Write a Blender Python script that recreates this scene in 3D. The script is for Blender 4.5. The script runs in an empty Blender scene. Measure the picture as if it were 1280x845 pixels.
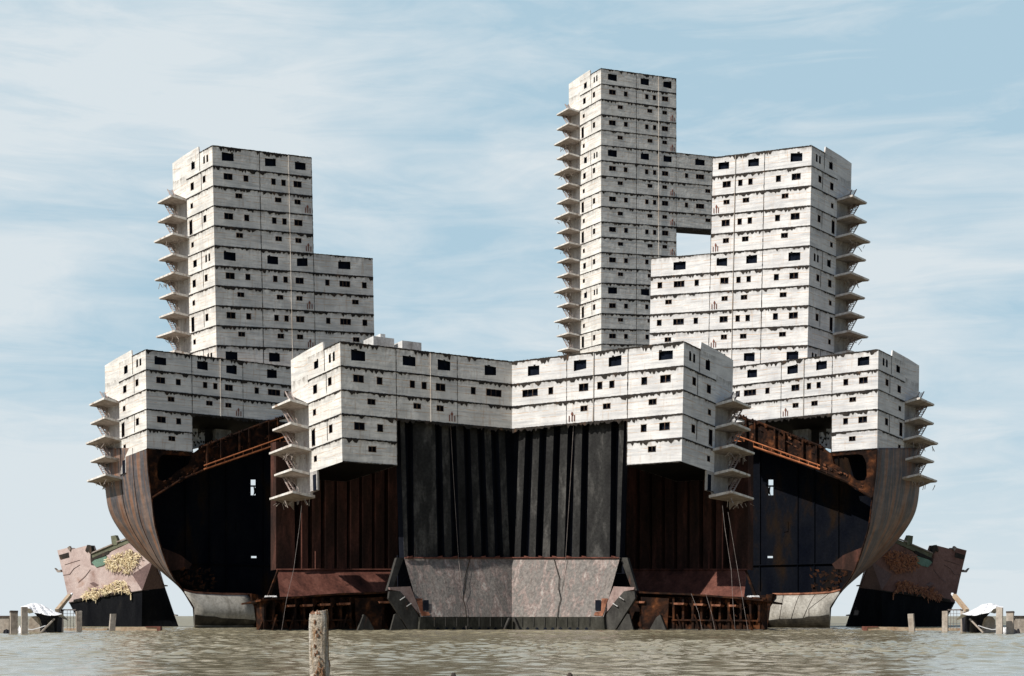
import bpy, math, random
import numpy as np
from mathutils import Vector

# ------------------------------------------------------------------ camera, sky, sun, exposure
scn = bpy.context.scene
F, CXP, HOR, EYE = 1880.0, 640.0, 770.0, 1.66        # focal length and horizon of the photograph, eye height in metres
cam_d = bpy.data.cameras.new("camera"); cam = bpy.data.objects.new("camera", cam_d)
scn.collection.objects.link(cam); scn.camera = cam
cam.location = (0, 0, EYE); cam.rotation_euler = (math.radians(90), 0, 0)
cam_d.sensor_width = 36; cam_d.lens = F / 1280 * 36; cam_d.shift_y = (HOR - 422.5) / 1280
cam_d.clip_end = 60000; cam_d.clip_start = 0.5

SUN_AZ_FROM = Vector((-0.815, -0.58, 0)).normalized()   # the sun stands behind the viewer's left shoulder
SUN_EL = math.radians(44)
sd = bpy.data.lights.new("sun", 'SUN'); so = bpy.data.objects.new("sun", sd); scn.collection.objects.link(so)
sd.energy = 5.0; sd.angle = math.radians(0.5); sd.color = (1.0, 0.955, 0.89)
to_sun = Vector((SUN_AZ_FROM.x * math.cos(SUN_EL), SUN_AZ_FROM.y * math.cos(SUN_EL), math.sin(SUN_EL)))
so.rotation_euler = to_sun.to_track_quat('Z', 'Y').to_euler()
so.location = (-60, -60, 90)

w = bpy.data.worlds.new("World"); scn.world = w; w.use_nodes = True
nt = w.node_tree; nt.nodes.clear()
out = nt.nodes.new('ShaderNodeOutputWorld'); bg = nt.nodes.new('ShaderNodeBackground')
bg.inputs['Strength'].default_value = 0.08
sky = nt.nodes.new('ShaderNodeTexSky'); sky.sky_type = 'NISHITA'; sky.sun_disc = False
sky.sun_elevation = SUN_EL; sky.sun_rotation = math.atan2(to_sun.x, to_sun.y)
sky.air_density = 1.0; sky.dust_density = 0.7; sky.ozone_density = 1.2
tc = nt.nodes.new('ShaderNodeTexCoord')
def wn(scale, stretch, detail, rough, dist, loc=(0, 0, 0)):
    m = nt.nodes.new('ShaderNodeMapping'); m.inputs['Scale'].default_value = stretch; m.inputs['Location'].default_value = loc
    n = nt.nodes.new('ShaderNodeTexNoise'); n.inputs['Scale'].default_value = scale; n.inputs['Detail'].default_value = detail
    n.inputs['Roughness'].default_value = rough; n.inputs['Distortion'].default_value = dist
    nt.links.new(tc.outputs['Generated'], m.inputs['Vector']); nt.links.new(m.outputs[0], n.inputs['Vector']); return n
def wmath(op, a, b):
    n = nt.nodes.new('ShaderNodeMath'); n.operation = op
    for i, x in enumerate((a, b)):
        if isinstance(x, (int, float)): n.inputs[i].default_value = x
        else: nt.links.new(x, n.inputs[i])
    return n.outputs[0]
n1 = wn(3.4, (1, 1, 3.0), 7, 0.55, 0.5, (3.1, 0.4, 1.7)); n2 = wn(9.0, (1, 1, 6.0), 8, 0.62, 0.9, (0.3, 2.4, 5.1))
s = wmath('ADD', wmath('MULTIPLY', n1.outputs['Fac'], 0.68), wmath('MULTIPLY', n2.outputs['Fac'], 0.32))
rp = nt.nodes.new('ShaderNodeValToRGB'); rp.color_ramp.elements[0].position = 0.40; rp.color_ramp.elements[1].position = 0.60
rp.color_ramp.elements[0].color = (0.20, 0.20, 0.20, 1); rp.color_ramp.elements[1].color = (0.96, 0.96, 0.96, 1)
nt.links.new(s, rp.inputs[0])
# thin bright overcast veil: more of it low down
sep = nt.nodes.new('ShaderNodeSeparateXYZ'); nt.links.new(tc.outputs['Generated'], sep.inputs[0])
mx = nt.nodes.new('ShaderNodeMix'); mx.data_type = 'RGBA'
def wrange(x, a, b, c, d):
    n = nt.nodes.new('ShaderNodeMapRange'); n.interpolation_type = 'SMOOTHSTEP'
    for k, val in zip((1, 2, 3, 4), (a, b, c, d)): n.inputs[k].default_value = val
    nt.links.new(x, n.inputs[0]); return n.outputs[0]
# the veil of high cloud covers the seaward sky; thinned unseen overhead and behind to lower the fill light
veil = wmath('MULTIPLY', wrange(sep.outputs[1], 0.25, 0.88, 0.0, 1.0), wrange(sep.outputs[2], 0.40, 0.75, 1.0, 0.25))
nt.links.new(wmath('MULTIPLY', veil, 0.88), mx.inputs[0]); nt.links.new(sky.outputs[0], mx.inputs[6])
mx.inputs[7].default_value = (4.7, 7.45, 9.2, 1)
mx2 = nt.nodes.new('ShaderNodeMix'); mx2.data_type = 'RGBA'
low = wrange(sep.outputs[2], 0.02, 0.17, 0.55, 0.0)
cl = wmath('MAXIMUM', rp.outputs[0], low)
cl = wmath('MINIMUM', wmath('ADD', rp.outputs[0], low), 0.92)
nt.links.new(wmath('MULTIPLY', cl, veil), mx2.inputs[0])
nt.links.new(mx.outputs[2], mx2.inputs[6]); mx2.inputs[7].default_value = (9.1, 9.9, 10.35, 1)
nt.links.new(mx2.outputs[2], bg.inputs[0]); nt.links.new(bg.outputs[0], out.inputs[0])
scn.view_settings.view_transform = 'Standard'; scn.view_settings.look = 'None'
scn.view_settings.gamma = 1; scn.view_settings.use_curve_mapping = False; scn.view_settings.exposure = 0.0
scn.render.resolution_x = 1024; scn.render.resolution_y = 676
scn.render.engine = 'CYCLES'
scn.cycles.max_bounces = 6

# ------------------------------------------------------------------ helpers
COL = scn.collection
def tag(o, label=None, cat=None, group=None, kind=None):
    if label: o['label'] = label
    if cat: o['category'] = cat
    if group: o['group'] = group
    if kind: o['kind'] = kind
    elif label: o['kind'] = 'thing'
    return o
def empty(name, loc):
    o = bpy.data.objects.new(name, None); COL.objects.link(o); o.location = loc; o.empty_display_size = 1
    return o
def worldloc(o):
    v = Vector((0, 0, 0))
    while o is not None: v = v + Vector(o.location); o = o.parent
    return v
def S(px, py, Y):
    return Vector(((px - CXP) / F * Y, Y, EYE - (py - HOR) / F * Y))

class MB:
    """collects faces in world space; sg mirrors them about the middle line"""
    def __init__(s, sg=1): s.v = []; s.f = []; s.uv = []; s.sg = sg
    def face(s, pts, uvs=None):
        i = len(s.v); s.v += [(p[0] * s.sg, p[1], p[2]) for p in pts]
        s.f.append(tuple(range(i, i + len(pts)))); s.uv += (uvs if uvs else [(p[0] + p[1], p[2]) for p in pts])
    def prism(s, a, b):                       # a, b: matching outlines
        s.face(a); s.face(list(reversed(b)))
        n = len(a)
        for i in range(n): j = (i + 1) % n; s.face([a[j], a[i], b[i], b[j]])
    def tube(s, p, q, r, n=6, r2=None):
        p = Vector(p); q = Vector(q); d = (q - p).normalized(); x = d.orthogonal().normalized(); y = d.cross(x)
        r2 = r if r2 is None else r2
        A = [p + (x * math.cos(t) + y * math.sin(t)) * r for t in [2 * math.pi * k / n for k in range(n)]]
        B = [q + (x * math.cos(t) + y * math.sin(t)) * r2 for t in [2 * math.pi * k / n for k in range(n)]]
        s.prism(A, B)
    def build(s, name, mat, parent=None, smooth=False):
        if not s.v: return None
        me = bpy.data.meshes.new(name); off = worldloc(parent)
        me.from_pydata([(x - off.x, y - off.y, z - off.z) for x, y, z in s.v], [], s.f)
        uvl = me.uv_layers.new(name="UVMap"); uvl.data.foreach_set('uv', np.array(s.uv, dtype=np.float32).ravel())
        me.materials.append(mat)
        if smooth: me.polygons.foreach_set('use_smooth', [True] * len(me.polygons))
        me.update()
        o = bpy.data.objects.new(name, me); COL.objects.link(o)
        if parent: o.parent = parent
        return o

class Fr:
    """oblique frame: u along the wide face, v away from it along the end face, w up (0 at the top corner)"""
    def __init__(s, C, U, V, W, lean_len=None):
        s.C = Vector(C); s.U = Vector(U); s.V = Vector(V); s.W = Vector(W); s.L = lean_len
    def P(s, u, v, w):
        p = s.C + s.U * u + s.V * v + Vector((0, s.W.y, s.W.z)) * w
        k = 1.0 if s.L is None else max(0, min(1.0, 1 - u / s.L))
        p.x += s.W.x * w * k
        return p
    def inv(s, px, py, v):                    # (u, w) of the point of plane v seen at a picture position
        k = (px - CXP) / F; m = (HOR - py) / F; B = s.C + s.V * v
        a11 = s.U.x - k * s.U.y; a12 = -k * s.W.y; b1 = k * B.y - B.x
        a21 = s.U.z - m * s.U.y; a22 = s.W.z - m * s.W.y; b2 = m * B.y - B.z + EYE
        d = a11 * a22 - a12 * a21
        return (b1 * a22 - b2 * a12) / d, (a11 * b2 - a21 * b1) / d
    def Q(s, px, py, v):
        u, w_ = s.inv(px, py, v); return s.C + s.U * u + s.V * v + Vector((0, s.W.y, s.W.z)) * w_
    def box(s, mb, u0, u1, v0, v1, w0, w1):
        a = [s.P(u0, v0, w0), s.P(u1, v0, w0), s.P(u1, v0, w1), s.P(u0, v0, w1)]
        b = [s.P(u0, v1, w0), s.P(u1, v1, w0), s.P(u1, v1, w1), s.P(u0, v1, w1)]
        mb.prism(a, b)
    def plate(s, mb, pts, v, t):
        """outline given by where it stands in the picture, on plane v, with thickness t going back"""
        uw = [s.inv(x, y, v) for x, y in pts]
        g = lambda u, vv, w_: s.C + s.U * u + s.V * vv + Vector((0, s.W.y, s.W.z)) * w_
        mb.prism([g(u, v, w_) for u, w_ in uw], [g(u, v + t, w_) for u, w_ in uw])

def make_frame(px, py, Y, deck_px, pyb, u_px, u_slope, v_px, v_slope, pymid, lean_px=0, h_bot=None, un=15.8, vn=8.4, lean_len=None, vp=(.55, .835)):
    C = S(px, py, Y); sc = deck_px * Y / F / 2.76
    k = (u_px - CXP) / F; uy = .55 * sc
    ux = (k * (Y + uy * un) - C.x) / un
    m = (HOR - pymid) / F; wmid = m * Y + EYE
    m2 = (HOR - (pymid + u_slope * (u_px - px))) / F
    uz = ((m2 * (Y + uy * un) + EYE) - wmid) / un
    k = (v_px - CXP) / F; vy = .835 * sc
    vx = (k * (Y + vy * vn) - C.x) / vn
    m3 = (HOR - (pymid + v_slope * (px - v_px))) / F
    vz = ((m3 * (Y + vy * vn) + EYE) - wmid) / vn
    wx = -lean_px / (pyb - py) if pyb else 0
    return Fr(C, (ux, uy, uz), (vx, vy, vz), (wx * sc, 0, sc), lean_len)

# ------------------------------------------------------------------ materials
def M(name, ramp, scale=0.5, stretch=(1, 1, 0.35), rough=0.75, bump=0.25, detail=8, grain=0.25, nrough=0.62, dist=0.3, metal=0.0, bscale=3.0, spec=0.2):
    m = bpy.data.materials.new(name); m.use_nodes = True; t = m.node_tree; N = t.nodes; L = t.links
    b = N['Principled BSDF']; b.inputs['Roughness'].default_value = rough; b.inputs['Metallic'].default_value = metal; b.inputs['Specular IOR Level'].default_value = spec
    g = N.new('ShaderNodeNewGeometry'); mp = N.new('ShaderNodeMapping'); mp.inputs['Scale'].default_value = stretch
    L.new(g.outputs['Position'], mp.inputs['Vector'])
    n = N.new('ShaderNodeTexNoise'); n.inputs['Scale'].default_value = scale; n.inputs['Detail'].default_value = detail
    n.inputs['Roughness'].default_value = nrough; n.inputs['Distortion'].default_value = dist
    L.new(mp.outputs[0], n.inputs['Vector'])
    r = N.new('ShaderNodeValToRGB'); e = r.color_ramp.elements
    while len(e) < len(ramp): e.new(0.5)
    for i, (p, c) in enumerate(ramp): e[i].position = p; e[i].color = (*c, 1)
    L.new(n.outputs['Fac'], r.inputs[0])
    n2 = N.new('ShaderNodeTexNoise'); n2.inputs['Scale'].default_value = bscale; n2.inputs['Detail'].default_value = 6
    n2.inputs['Roughness'].default_value = 0.7; L.new(g.outputs['Position'], n2.inputs['Vector'])
    mr = N.new('ShaderNodeMapRange'); mr.inputs[1].default_value = 0.3; mr.inputs[2].default_value = 0.7
    mr.inputs[3].default_value = 1 - grain; mr.inputs[4].default_value = 1 + grain; L.new(n2.outputs['Fac'], mr.inputs[0])
    mx = N.new('ShaderNodeVectorMath'); mx.operation = 'MULTIPLY'
    L.new(r.outputs[0], mx.inputs[0]); L.new(mr.outputs[0], mx.inputs[1]); L.new(mx.outputs[0], b.inputs['Base Color'])
    bp = N.new('ShaderNodeBump'); bp.inputs['Strength'].default_value = bump; bp.inputs['Distance'].default_value = 0.15
    L.new(n2.outputs['Fac'], bp.inputs['Height']); L.new(bp.outputs[0], b.inputs['Normal'])
    return m

def wall_material(name, light, dark, tan=0.5):
    """weathered white ship paint on plate; UV = metres along, decks down"""
    m = bpy.data.materials.new(name); m.use_nodes = True; t = m.node_tree; N = t.nodes; L = t.links
    b = N['Principled BSDF']; b.inputs['Roughness'].default_value = 0.62
    uv = N.new('ShaderNodeUVMap'); geo = N.new('ShaderNodeNewGeometry')
    def noise(sc, st, det=6, ro=0.6, di=0.0, loc=(0, 0, 0), src=None):
        mp = N.new('ShaderNodeMapping'); mp.inputs['Scale'].default_value = st; mp.inputs['Location'].default_value = loc
        L.new(src or geo.outputs['Position'], mp.inputs['Vector'])
        n = N.new('ShaderNodeTexNoise'); n.inputs['Scale'].default_value = sc; n.inputs['Detail'].default_value = det
        n.inputs['Roughness'].default_value = ro; n.inputs['Distortion'].default_value = di
        L.new(mp.outputs[0], n.inputs['Vector']); return n.outputs['Fac']
    def mr(x, a, b_, c, d):
        n = N.new('ShaderNodeMapRange'); n.inputs[1].default_value = a; n.inputs[2].default_value = b_
        n.inputs[3].default_value = c; n.inputs[4].default_value = d; L.new(x, n.inputs[0]); return n.outputs[0]
    def ma(op, a, b_, c=None):
        n = N.new('ShaderNodeMath'); n.operation = op
        for i, x in enumerate((a, b_, c)):
            if x is None: continue
            if isinstance(x, (int, float)): n.inputs[i].default_value = x
            else: L.new(x, n.inputs[i])
        return n.outputs[0]
    def mix(f, a, col):
        n = N.new('ShaderNodeMix'); n.data_type = 'RGBA'; L.new(f, n.inputs[0])
        if isinstance(a, tuple): n.inputs[6].default_value = (*a, 1)
        else: L.new(a, n.inputs[6])
        n.inputs[7].default_value = (*col, 1); return n.outputs[2]
    sep = N.new('ShaderNodeSeparateXYZ'); L.new(uv.outputs[0], sep.inputs[0]); row = ma('FRACT', sep.outputs[1], 0)
    c = mix(mr(noise(0.35, (1, 1, 1), 5), 0.36, 0.66, 0, 1), light, dark)
    # horizontal plate weathering bands
    c = mix(ma('MULTIPLY', mr(noise(1.2, (0.14, 0.14, 2.2), 6, 0.7), 0.46, 0.66, 0, 1), 0.7), c, (dark[0] * .66, dark[1] * .68, dark[2] * .71))
    # rust streaks that run down
    st = mr(noise(1.5, (1.6, 1.6, 0.16), 7, 0.7), 0.56, 0.74, 0, 1)
    c = mix(ma('MULTIPLY', st, 0.60 * tan), c, (0.44, 0.27, 0.13))
    # fine rusty weld lines at fixed heights of each deck
    for h, wd, k in ((0.33, 0.012, 0.75), (0.62, 0.010, 0.55), (0.47, 0.008, 0.3)):
        ln = ma('LESS_THAN', ma('ABSOLUTE', ma('SUBTRACT', row, h), 0), wd)
        ln = ma('MULTIPLY', ln, mr(noise(0.9, (1, 1, 0.3), 4, 0.6, loc=(h * 40, 0, 0)), 0.40, 0.56, 0, min(1, k * tan * 1.7)))
        c = mix(ln, c, (0.56, 0.36, 0.20))
    # soot and dirt under the deck line
    d = ma('MULTIPLY', mr(row, 0.0, 0.32, 1, 0), mr(noise(1.3, (1.3, 1.3, 0.5), 7, 0.72), 0.40, 0.62, 0, 0.9))
    c = mix(d, c, (0.20, 0.17, 0.14))
    # chipped spots
    sp = mr(noise(4.5, (1, 1, 1), 5, 0.7), 0.665, 0.70, 0, 0.7)
    c = mix(sp, c, (0.16, 0.11, 0.08))
    L.new(c, b.inputs['Base Color'])
    bp = N.new('ShaderNodeBump'); bp.inputs['Strength'].default_value = 0.35; bp.inputs['Distance'].default_value = 0.25
    L.new(noise(0.8, (1, 1, 0.8), 5, 0.6), bp.inputs['Height']); L.new(bp.outputs[0], b.inputs['Normal'])
    return m

mWallL = wall_material('weathered_shaded_side', (0.86, 0.83, 0.77), (0.64, 0.615, 0.57), 1.0)  # lighter copy of the wall paint for blocks with shaded wide faces
mWall = wall_material('weathered_sunlit_side', (0.76, 0.745, 0.72), (0.58, 0.57, 0.56), 0.85)  # same wall paint, darkened in colour against the sun on these faces
mRoof = M('roof_plate', [(0.35, (0.20, 0.15, 0.11)), (0.65, (0.42, 0.36, 0.30))], 0.3)
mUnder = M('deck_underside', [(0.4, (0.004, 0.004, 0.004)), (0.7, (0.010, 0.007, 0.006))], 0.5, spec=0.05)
mVoid = M('dark_opening', [(0.4, (0.004, 0.006, 0.012)), (0.7, (0.012, 0.016, 0.026))], 1.2, rough=0.9, bump=0, spec=0.05)
mEdge = M('burnt_edge', [(0.35, (0.012, 0.011, 0.010)), (0.6, (0.035, 0.028, 0.022)), (0.75, (0.12, 0.06, 0.03))], 0.9)
mFrame = M('window_rim', [(0.4, (0.025, 0.02, 0.018)), (0.68, (0.20, 0.12, 0.075))], 1.6)
mPipe = M('drain_pipe', [(0.42, (0.60, 0.57, 0.53)), (0.66, (0.44, 0.35, 0.27))], 0.8)
mRed = M('red_fittings', [(0.4, (0.22, 0.085, 0.06)), (0.65, (0.12, 0.05, 0.035))], 1.2)
mSlab = M('balcony_paint', [(0.35, (0.76, 0.74, 0.70)), (0.55, (0.62, 0.58, 0.53)), (0.70, (0.34, 0.23, 0.16))], 1.1)
mBrk = M('bracket_steel', [(0.35, (0.22, 0.18, 0.15)), (0.6, (0.36, 0.31, 0.27)), (0.75, (0.10, 0.05, 0.03))], 1.0)
mStair = M('stair_steel', [(0.35, (0.40, 0.35, 0.32)), (0.65, (0.20, 0.13, 0.11))], 1.3)
mColm = M('shaded_stair_wall', [(0.35, (0.46, 0.44, 0.42)), (0.6, (0.30, 0.28, 0.265)), (0.75, (0.2, 0.12, 0.08))], 0.6)  # grey puts the shade under the balconies into this wall's colour
mNavy = M('navy_bulkhead', [(0.34, (0.0015, 0.0025, 0.006)), (0.52, (0.005, 0.006, 0.009)), (0.62, (0.014, 0.009, 0.006)), (0.74, (0.030, 0.014, 0.008))], 0.22, stretch=(1, 1, 0.4), rough=0.95, spec=0.05)
mGird = M('rust_girder', [(0.3, (0.006, 0.005, 0.005)), (0.48, (0.020, 0.011, 0.008)), (0.60, (0.055, 0.022, 0.011)), (0.76, (0.16, 0.06, 0.024))], 0.75, stretch=(1, 1, 1), rough=0.9, spec=0.05)
mRustF = M('flaking_rust', [(0.36, (0.006, 0.005, 0.005)), (0.5, (0.05, 0.022, 0.013)), (0.62, (0.17, 0.065, 0.03)), (0.74, (0.02, 0.014, 0.012))], 1.4, stretch=(1, 1, 1), rough=.9)
mOrange = M('orange_rail', [(0.35, (0.42, 0.15, 0.06)), (0.65, (0.24, 0.08, 0.035))], 1.0)
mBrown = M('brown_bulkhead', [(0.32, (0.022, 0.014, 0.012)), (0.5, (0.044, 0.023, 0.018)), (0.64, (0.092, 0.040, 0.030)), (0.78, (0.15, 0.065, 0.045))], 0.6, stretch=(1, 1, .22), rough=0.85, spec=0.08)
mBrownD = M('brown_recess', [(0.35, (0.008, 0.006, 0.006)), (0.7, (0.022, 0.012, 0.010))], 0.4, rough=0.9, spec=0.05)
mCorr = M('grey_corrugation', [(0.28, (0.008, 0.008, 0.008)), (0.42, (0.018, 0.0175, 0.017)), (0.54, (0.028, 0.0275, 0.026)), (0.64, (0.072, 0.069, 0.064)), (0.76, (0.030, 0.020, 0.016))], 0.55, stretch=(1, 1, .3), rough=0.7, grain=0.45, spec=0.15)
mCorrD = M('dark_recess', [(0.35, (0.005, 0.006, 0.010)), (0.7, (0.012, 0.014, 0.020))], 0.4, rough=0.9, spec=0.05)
mStool = M('scuffed_stool', [(0.28, (0.08, 0.07, 0.062)), (0.40, (0.22, 0.19, 0.172)), (0.48, (0.17, 0.16, 0.147)), (0.56, (0.255, 0.195, 0.175)), (0.64, (0.36, 0.335, 0.305)), (0.78, (0.17, 0.14, 0.12))], 0.9, stretch=(1, 1, .3), rough=0.8, grain=0.45, bump=0.5, nrough=.72)
mStoolR = M('red_stool', [(0.3, (0.035, 0.015, 0.012)), (0.5, (0.12, 0.045, 0.032)), (0.7, (0.20, 0.085, 0.062))], 0.5, rough=0.85, grain=0.35)
mStrip = M('mossy_footing', [(0.35, (0.022, 0.022, 0.018)), (0.6, (0.055, 0.053, 0.044)), (0.75, (0.10, 0.098, 0.085))], 0.8, spec=0.05)
mGreyPl = M('bare_plate', [(0.35, (0.065, 0.062, 0.055)), (0.6, (0.03, 0.028, 0.025)), (0.75, (0.12, 0.055, 0.035))], 0.8)
mPink = M('pink_plate', [(0.35, (0.36, 0.27, 0.245)), (0.6, (0.27, 0.19, 0.17)), (0.75, (0.20, 0.10, 0.07))], 0.8)
mKeel = M('keel_plate', [(0.30, (0.17, 0.155, 0.13)), (0.5, (0.34, 0.32, 0.28)), (0.66, (0.43, 0.41, 0.365)), (0.8, (0.26, 0.16, 0.10))], 0.5, stretch=(1, 1, .3), grain=0.3)
mTide = M('tide_band', [(0.35, (0.022, 0.020, 0.017)), (0.6, (0.06, 0.053, 0.042)), (0.75, (0.16, 0.145, 0.12))], 0.7)
mLipR = M('rust_lip', [(0.35, (0.10, 0.035, 0.018)), (0.6, (0.32, 0.14, 0.08)), (0.78, (0.10, 0.04, 0.02))], 1.0)
mTimber = M('weathered_timber', [(0.32, (0.07, 0.04, 0.025)), (0.41, (0.42, 0.24, 0.12)), (0.48, (0.60, 0.50, 0.38)), (0.62, (0.80, 0.74, 0.65)), (0.74, (0.20, 0.13, 0.08))], 7, stretch=(1, 1, .16), rough=0.9, bump=0.9, bscale=26, grain=0.4)
mConc = M('pier_concrete', [(0.35, (0.46, 0.41, 0.35)), (0.6, (0.32, 0.27, 0.22)), (0.8, (0.14, 0.09, 0.07))], 0.9, stretch=(1, 1, .4), grain=0.3)
mConcD = M('pier_cap', [(0.4, (0.04, 0.033, 0.028)), (0.7, (0.10, 0.075, 0.06))], 1.0)
mBeam = M('floating_timber', [(0.35, (0.52, 0.41, 0.29)), (0.6, (0.36, 0.25, 0.16)), (0.8, (0.28, 0.09, 0.05))], 0.8)
mTarp = M('white_tarpaulin', [(0.35, (0.84, 0.84, 0.84)), (0.7, (0.70, 0.70, 0.71))], 0.6, rough=0.6, grain=0.06)
mSheet = M('black_sheeting', [(0.35, (0.012, 0.014, 0.022)), (0.7, (0.035, 0.033, 0.036))], 1.2)
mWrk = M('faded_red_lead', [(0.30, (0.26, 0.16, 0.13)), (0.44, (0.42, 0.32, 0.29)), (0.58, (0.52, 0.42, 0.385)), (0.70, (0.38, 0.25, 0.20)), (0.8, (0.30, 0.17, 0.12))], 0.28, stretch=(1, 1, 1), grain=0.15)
mWrkR = M('shaded_red_lead', [(0.30, (0.11, 0.05, 0.035)), (0.46, (0.19, 0.10, 0.08)), (0.6, (0.24, 0.135, 0.11)), (0.78, (0.13, 0.06, 0.04))], 0.28, stretch=(1, 1, 1), grain=0.2)  # red lead of the right wreck, its shade put into a browner colour
mWrkD = M('shaded_facet_and_scar', [(0.35, (0.13, 0.085, 0.08)), (0.7, (0.19, 0.125, 0.115))], 0.5)
mBlk = M('black_bottom_paint', [(0.35, (0.004, 0.0045, 0.006)), (0.6, (0.009, 0.0095, 0.011)), (0.8, (0.022, 0.02, 0.018))], 0.5, rough=0.7, spec=0.05)
mGreen = M('green_paint', [(0.35, (0.17, 0.28, 0.22)), (0.7, (0.12, 0.19, 0.14))], 0.8)
mOlive = M('olive_rail', [(0.35, (0.16, 0.17, 0.11)), (0.7, (0.09, 0.085, 0.06))], 0.8)
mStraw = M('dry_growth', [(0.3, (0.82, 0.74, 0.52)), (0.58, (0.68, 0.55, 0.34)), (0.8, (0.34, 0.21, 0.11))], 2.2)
mStrawR = M('shaded_growth', [(0.3, (0.50, 0.24, 0.13)), (0.6, (0.32, 0.13, 0.07)), (0.8, (0.12, 0.05, 0.03))], 2.2)  # same dry growth on the right wreck, browned to stand for shade
mRope = M('slack_cable', [(0.4, (0.24, 0.21, 0.19)), (0.7, (0.12, 0.09, 0.08))], 2)
mPale = M('pale_machinery', [(0.35, (0.68, 0.68, 0.66)), (0.6, (0.45, 0.44, 0.42)), (0.75, (0.15, 0.12, 0.1))], 1.2)

def shell_material(name, dk=1.0):
    m = bpy.data.materials.new(name); m.use_nodes = True; t = m.node_tree; N = t.nodes; L = t.links
    b = N['Principled BSDF']; b.inputs['Roughness'].default_value = 0.6
    uv = N.new('ShaderNodeUVMap')
    def noise(sc, st, det=6, ro=0.6):
        mp = N.new('ShaderNodeMapping'); mp.inputs['Scale'].default_value = st; L.new(uv.outputs[0], mp.inputs['Vector'])
        n = N.new('ShaderNodeTexNoise'); n.inputs['Scale'].default_value = sc; n.inputs['Detail'].default_value = det
        n.inputs['Roughness'].default_value = ro; n.inputs['Distortion'].default_value = 0.25
        L.new(mp.outputs[0], n.inputs['Vector']); return n.outputs['Fac']
    r = N.new('ShaderNodeValToRGB'); e = r.color_ramp.elements
    cols = [(0.28, (0.032, 0.024, 0.022)), (0.40, (0.13, 0.075, 0.052)), (0.46, (0.055, 0.062, 0.075)), (0.53, (0.19, 0.125, 0.095)), (0.60, (0.20, 0.082, 0.036)), (0.68, (0.06, 0.052, 0.054)), (0.80, (0.27, 0.225, 0.185))]
    while len(e) < len(cols): e.new(0.5)
    for i, (p, c) in enumerate(cols): e[i].position = p; e[i].color = (c[0] * dk, c[1] * dk, c[2] * dk, 1)
    L.new(noise(1.0, (7.5, 0.045, 1), 7, 0.66), r.inputs[0])
    g = N.new('ShaderNodeMapRange'); g.inputs[1].default_value = 0.3; g.inputs[2].default_value = 0.7; g.inputs[3].default_value = 0.62; g.inputs[4].default_value = 1.35
    L.new(noise(1.0, (5, 0.8, 1), 8, 0.7), g.inputs[0])
    mx = N.new('ShaderNodeVectorMath'); mx.operation = 'MULTIPLY'; L.new(r.outputs[0], mx.inputs[0]); L.new(g.outputs[0], mx.inputs[1])
    L.new(mx.outputs[0], b.inputs['Base Color'])
    bp = N.new('ShaderNodeBump'); bp.inputs['Strength'].default_value = 0.4; bp.inputs['Distance'].default_value = 0.2
    L.new(noise(1.0, (6, 0.25, 1), 6, 0.6), bp.inputs['Height']); L.new(bp.outputs[0], b.inputs['Normal'])
    return m
mShell = shell_material('streaked_shell')

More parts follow.
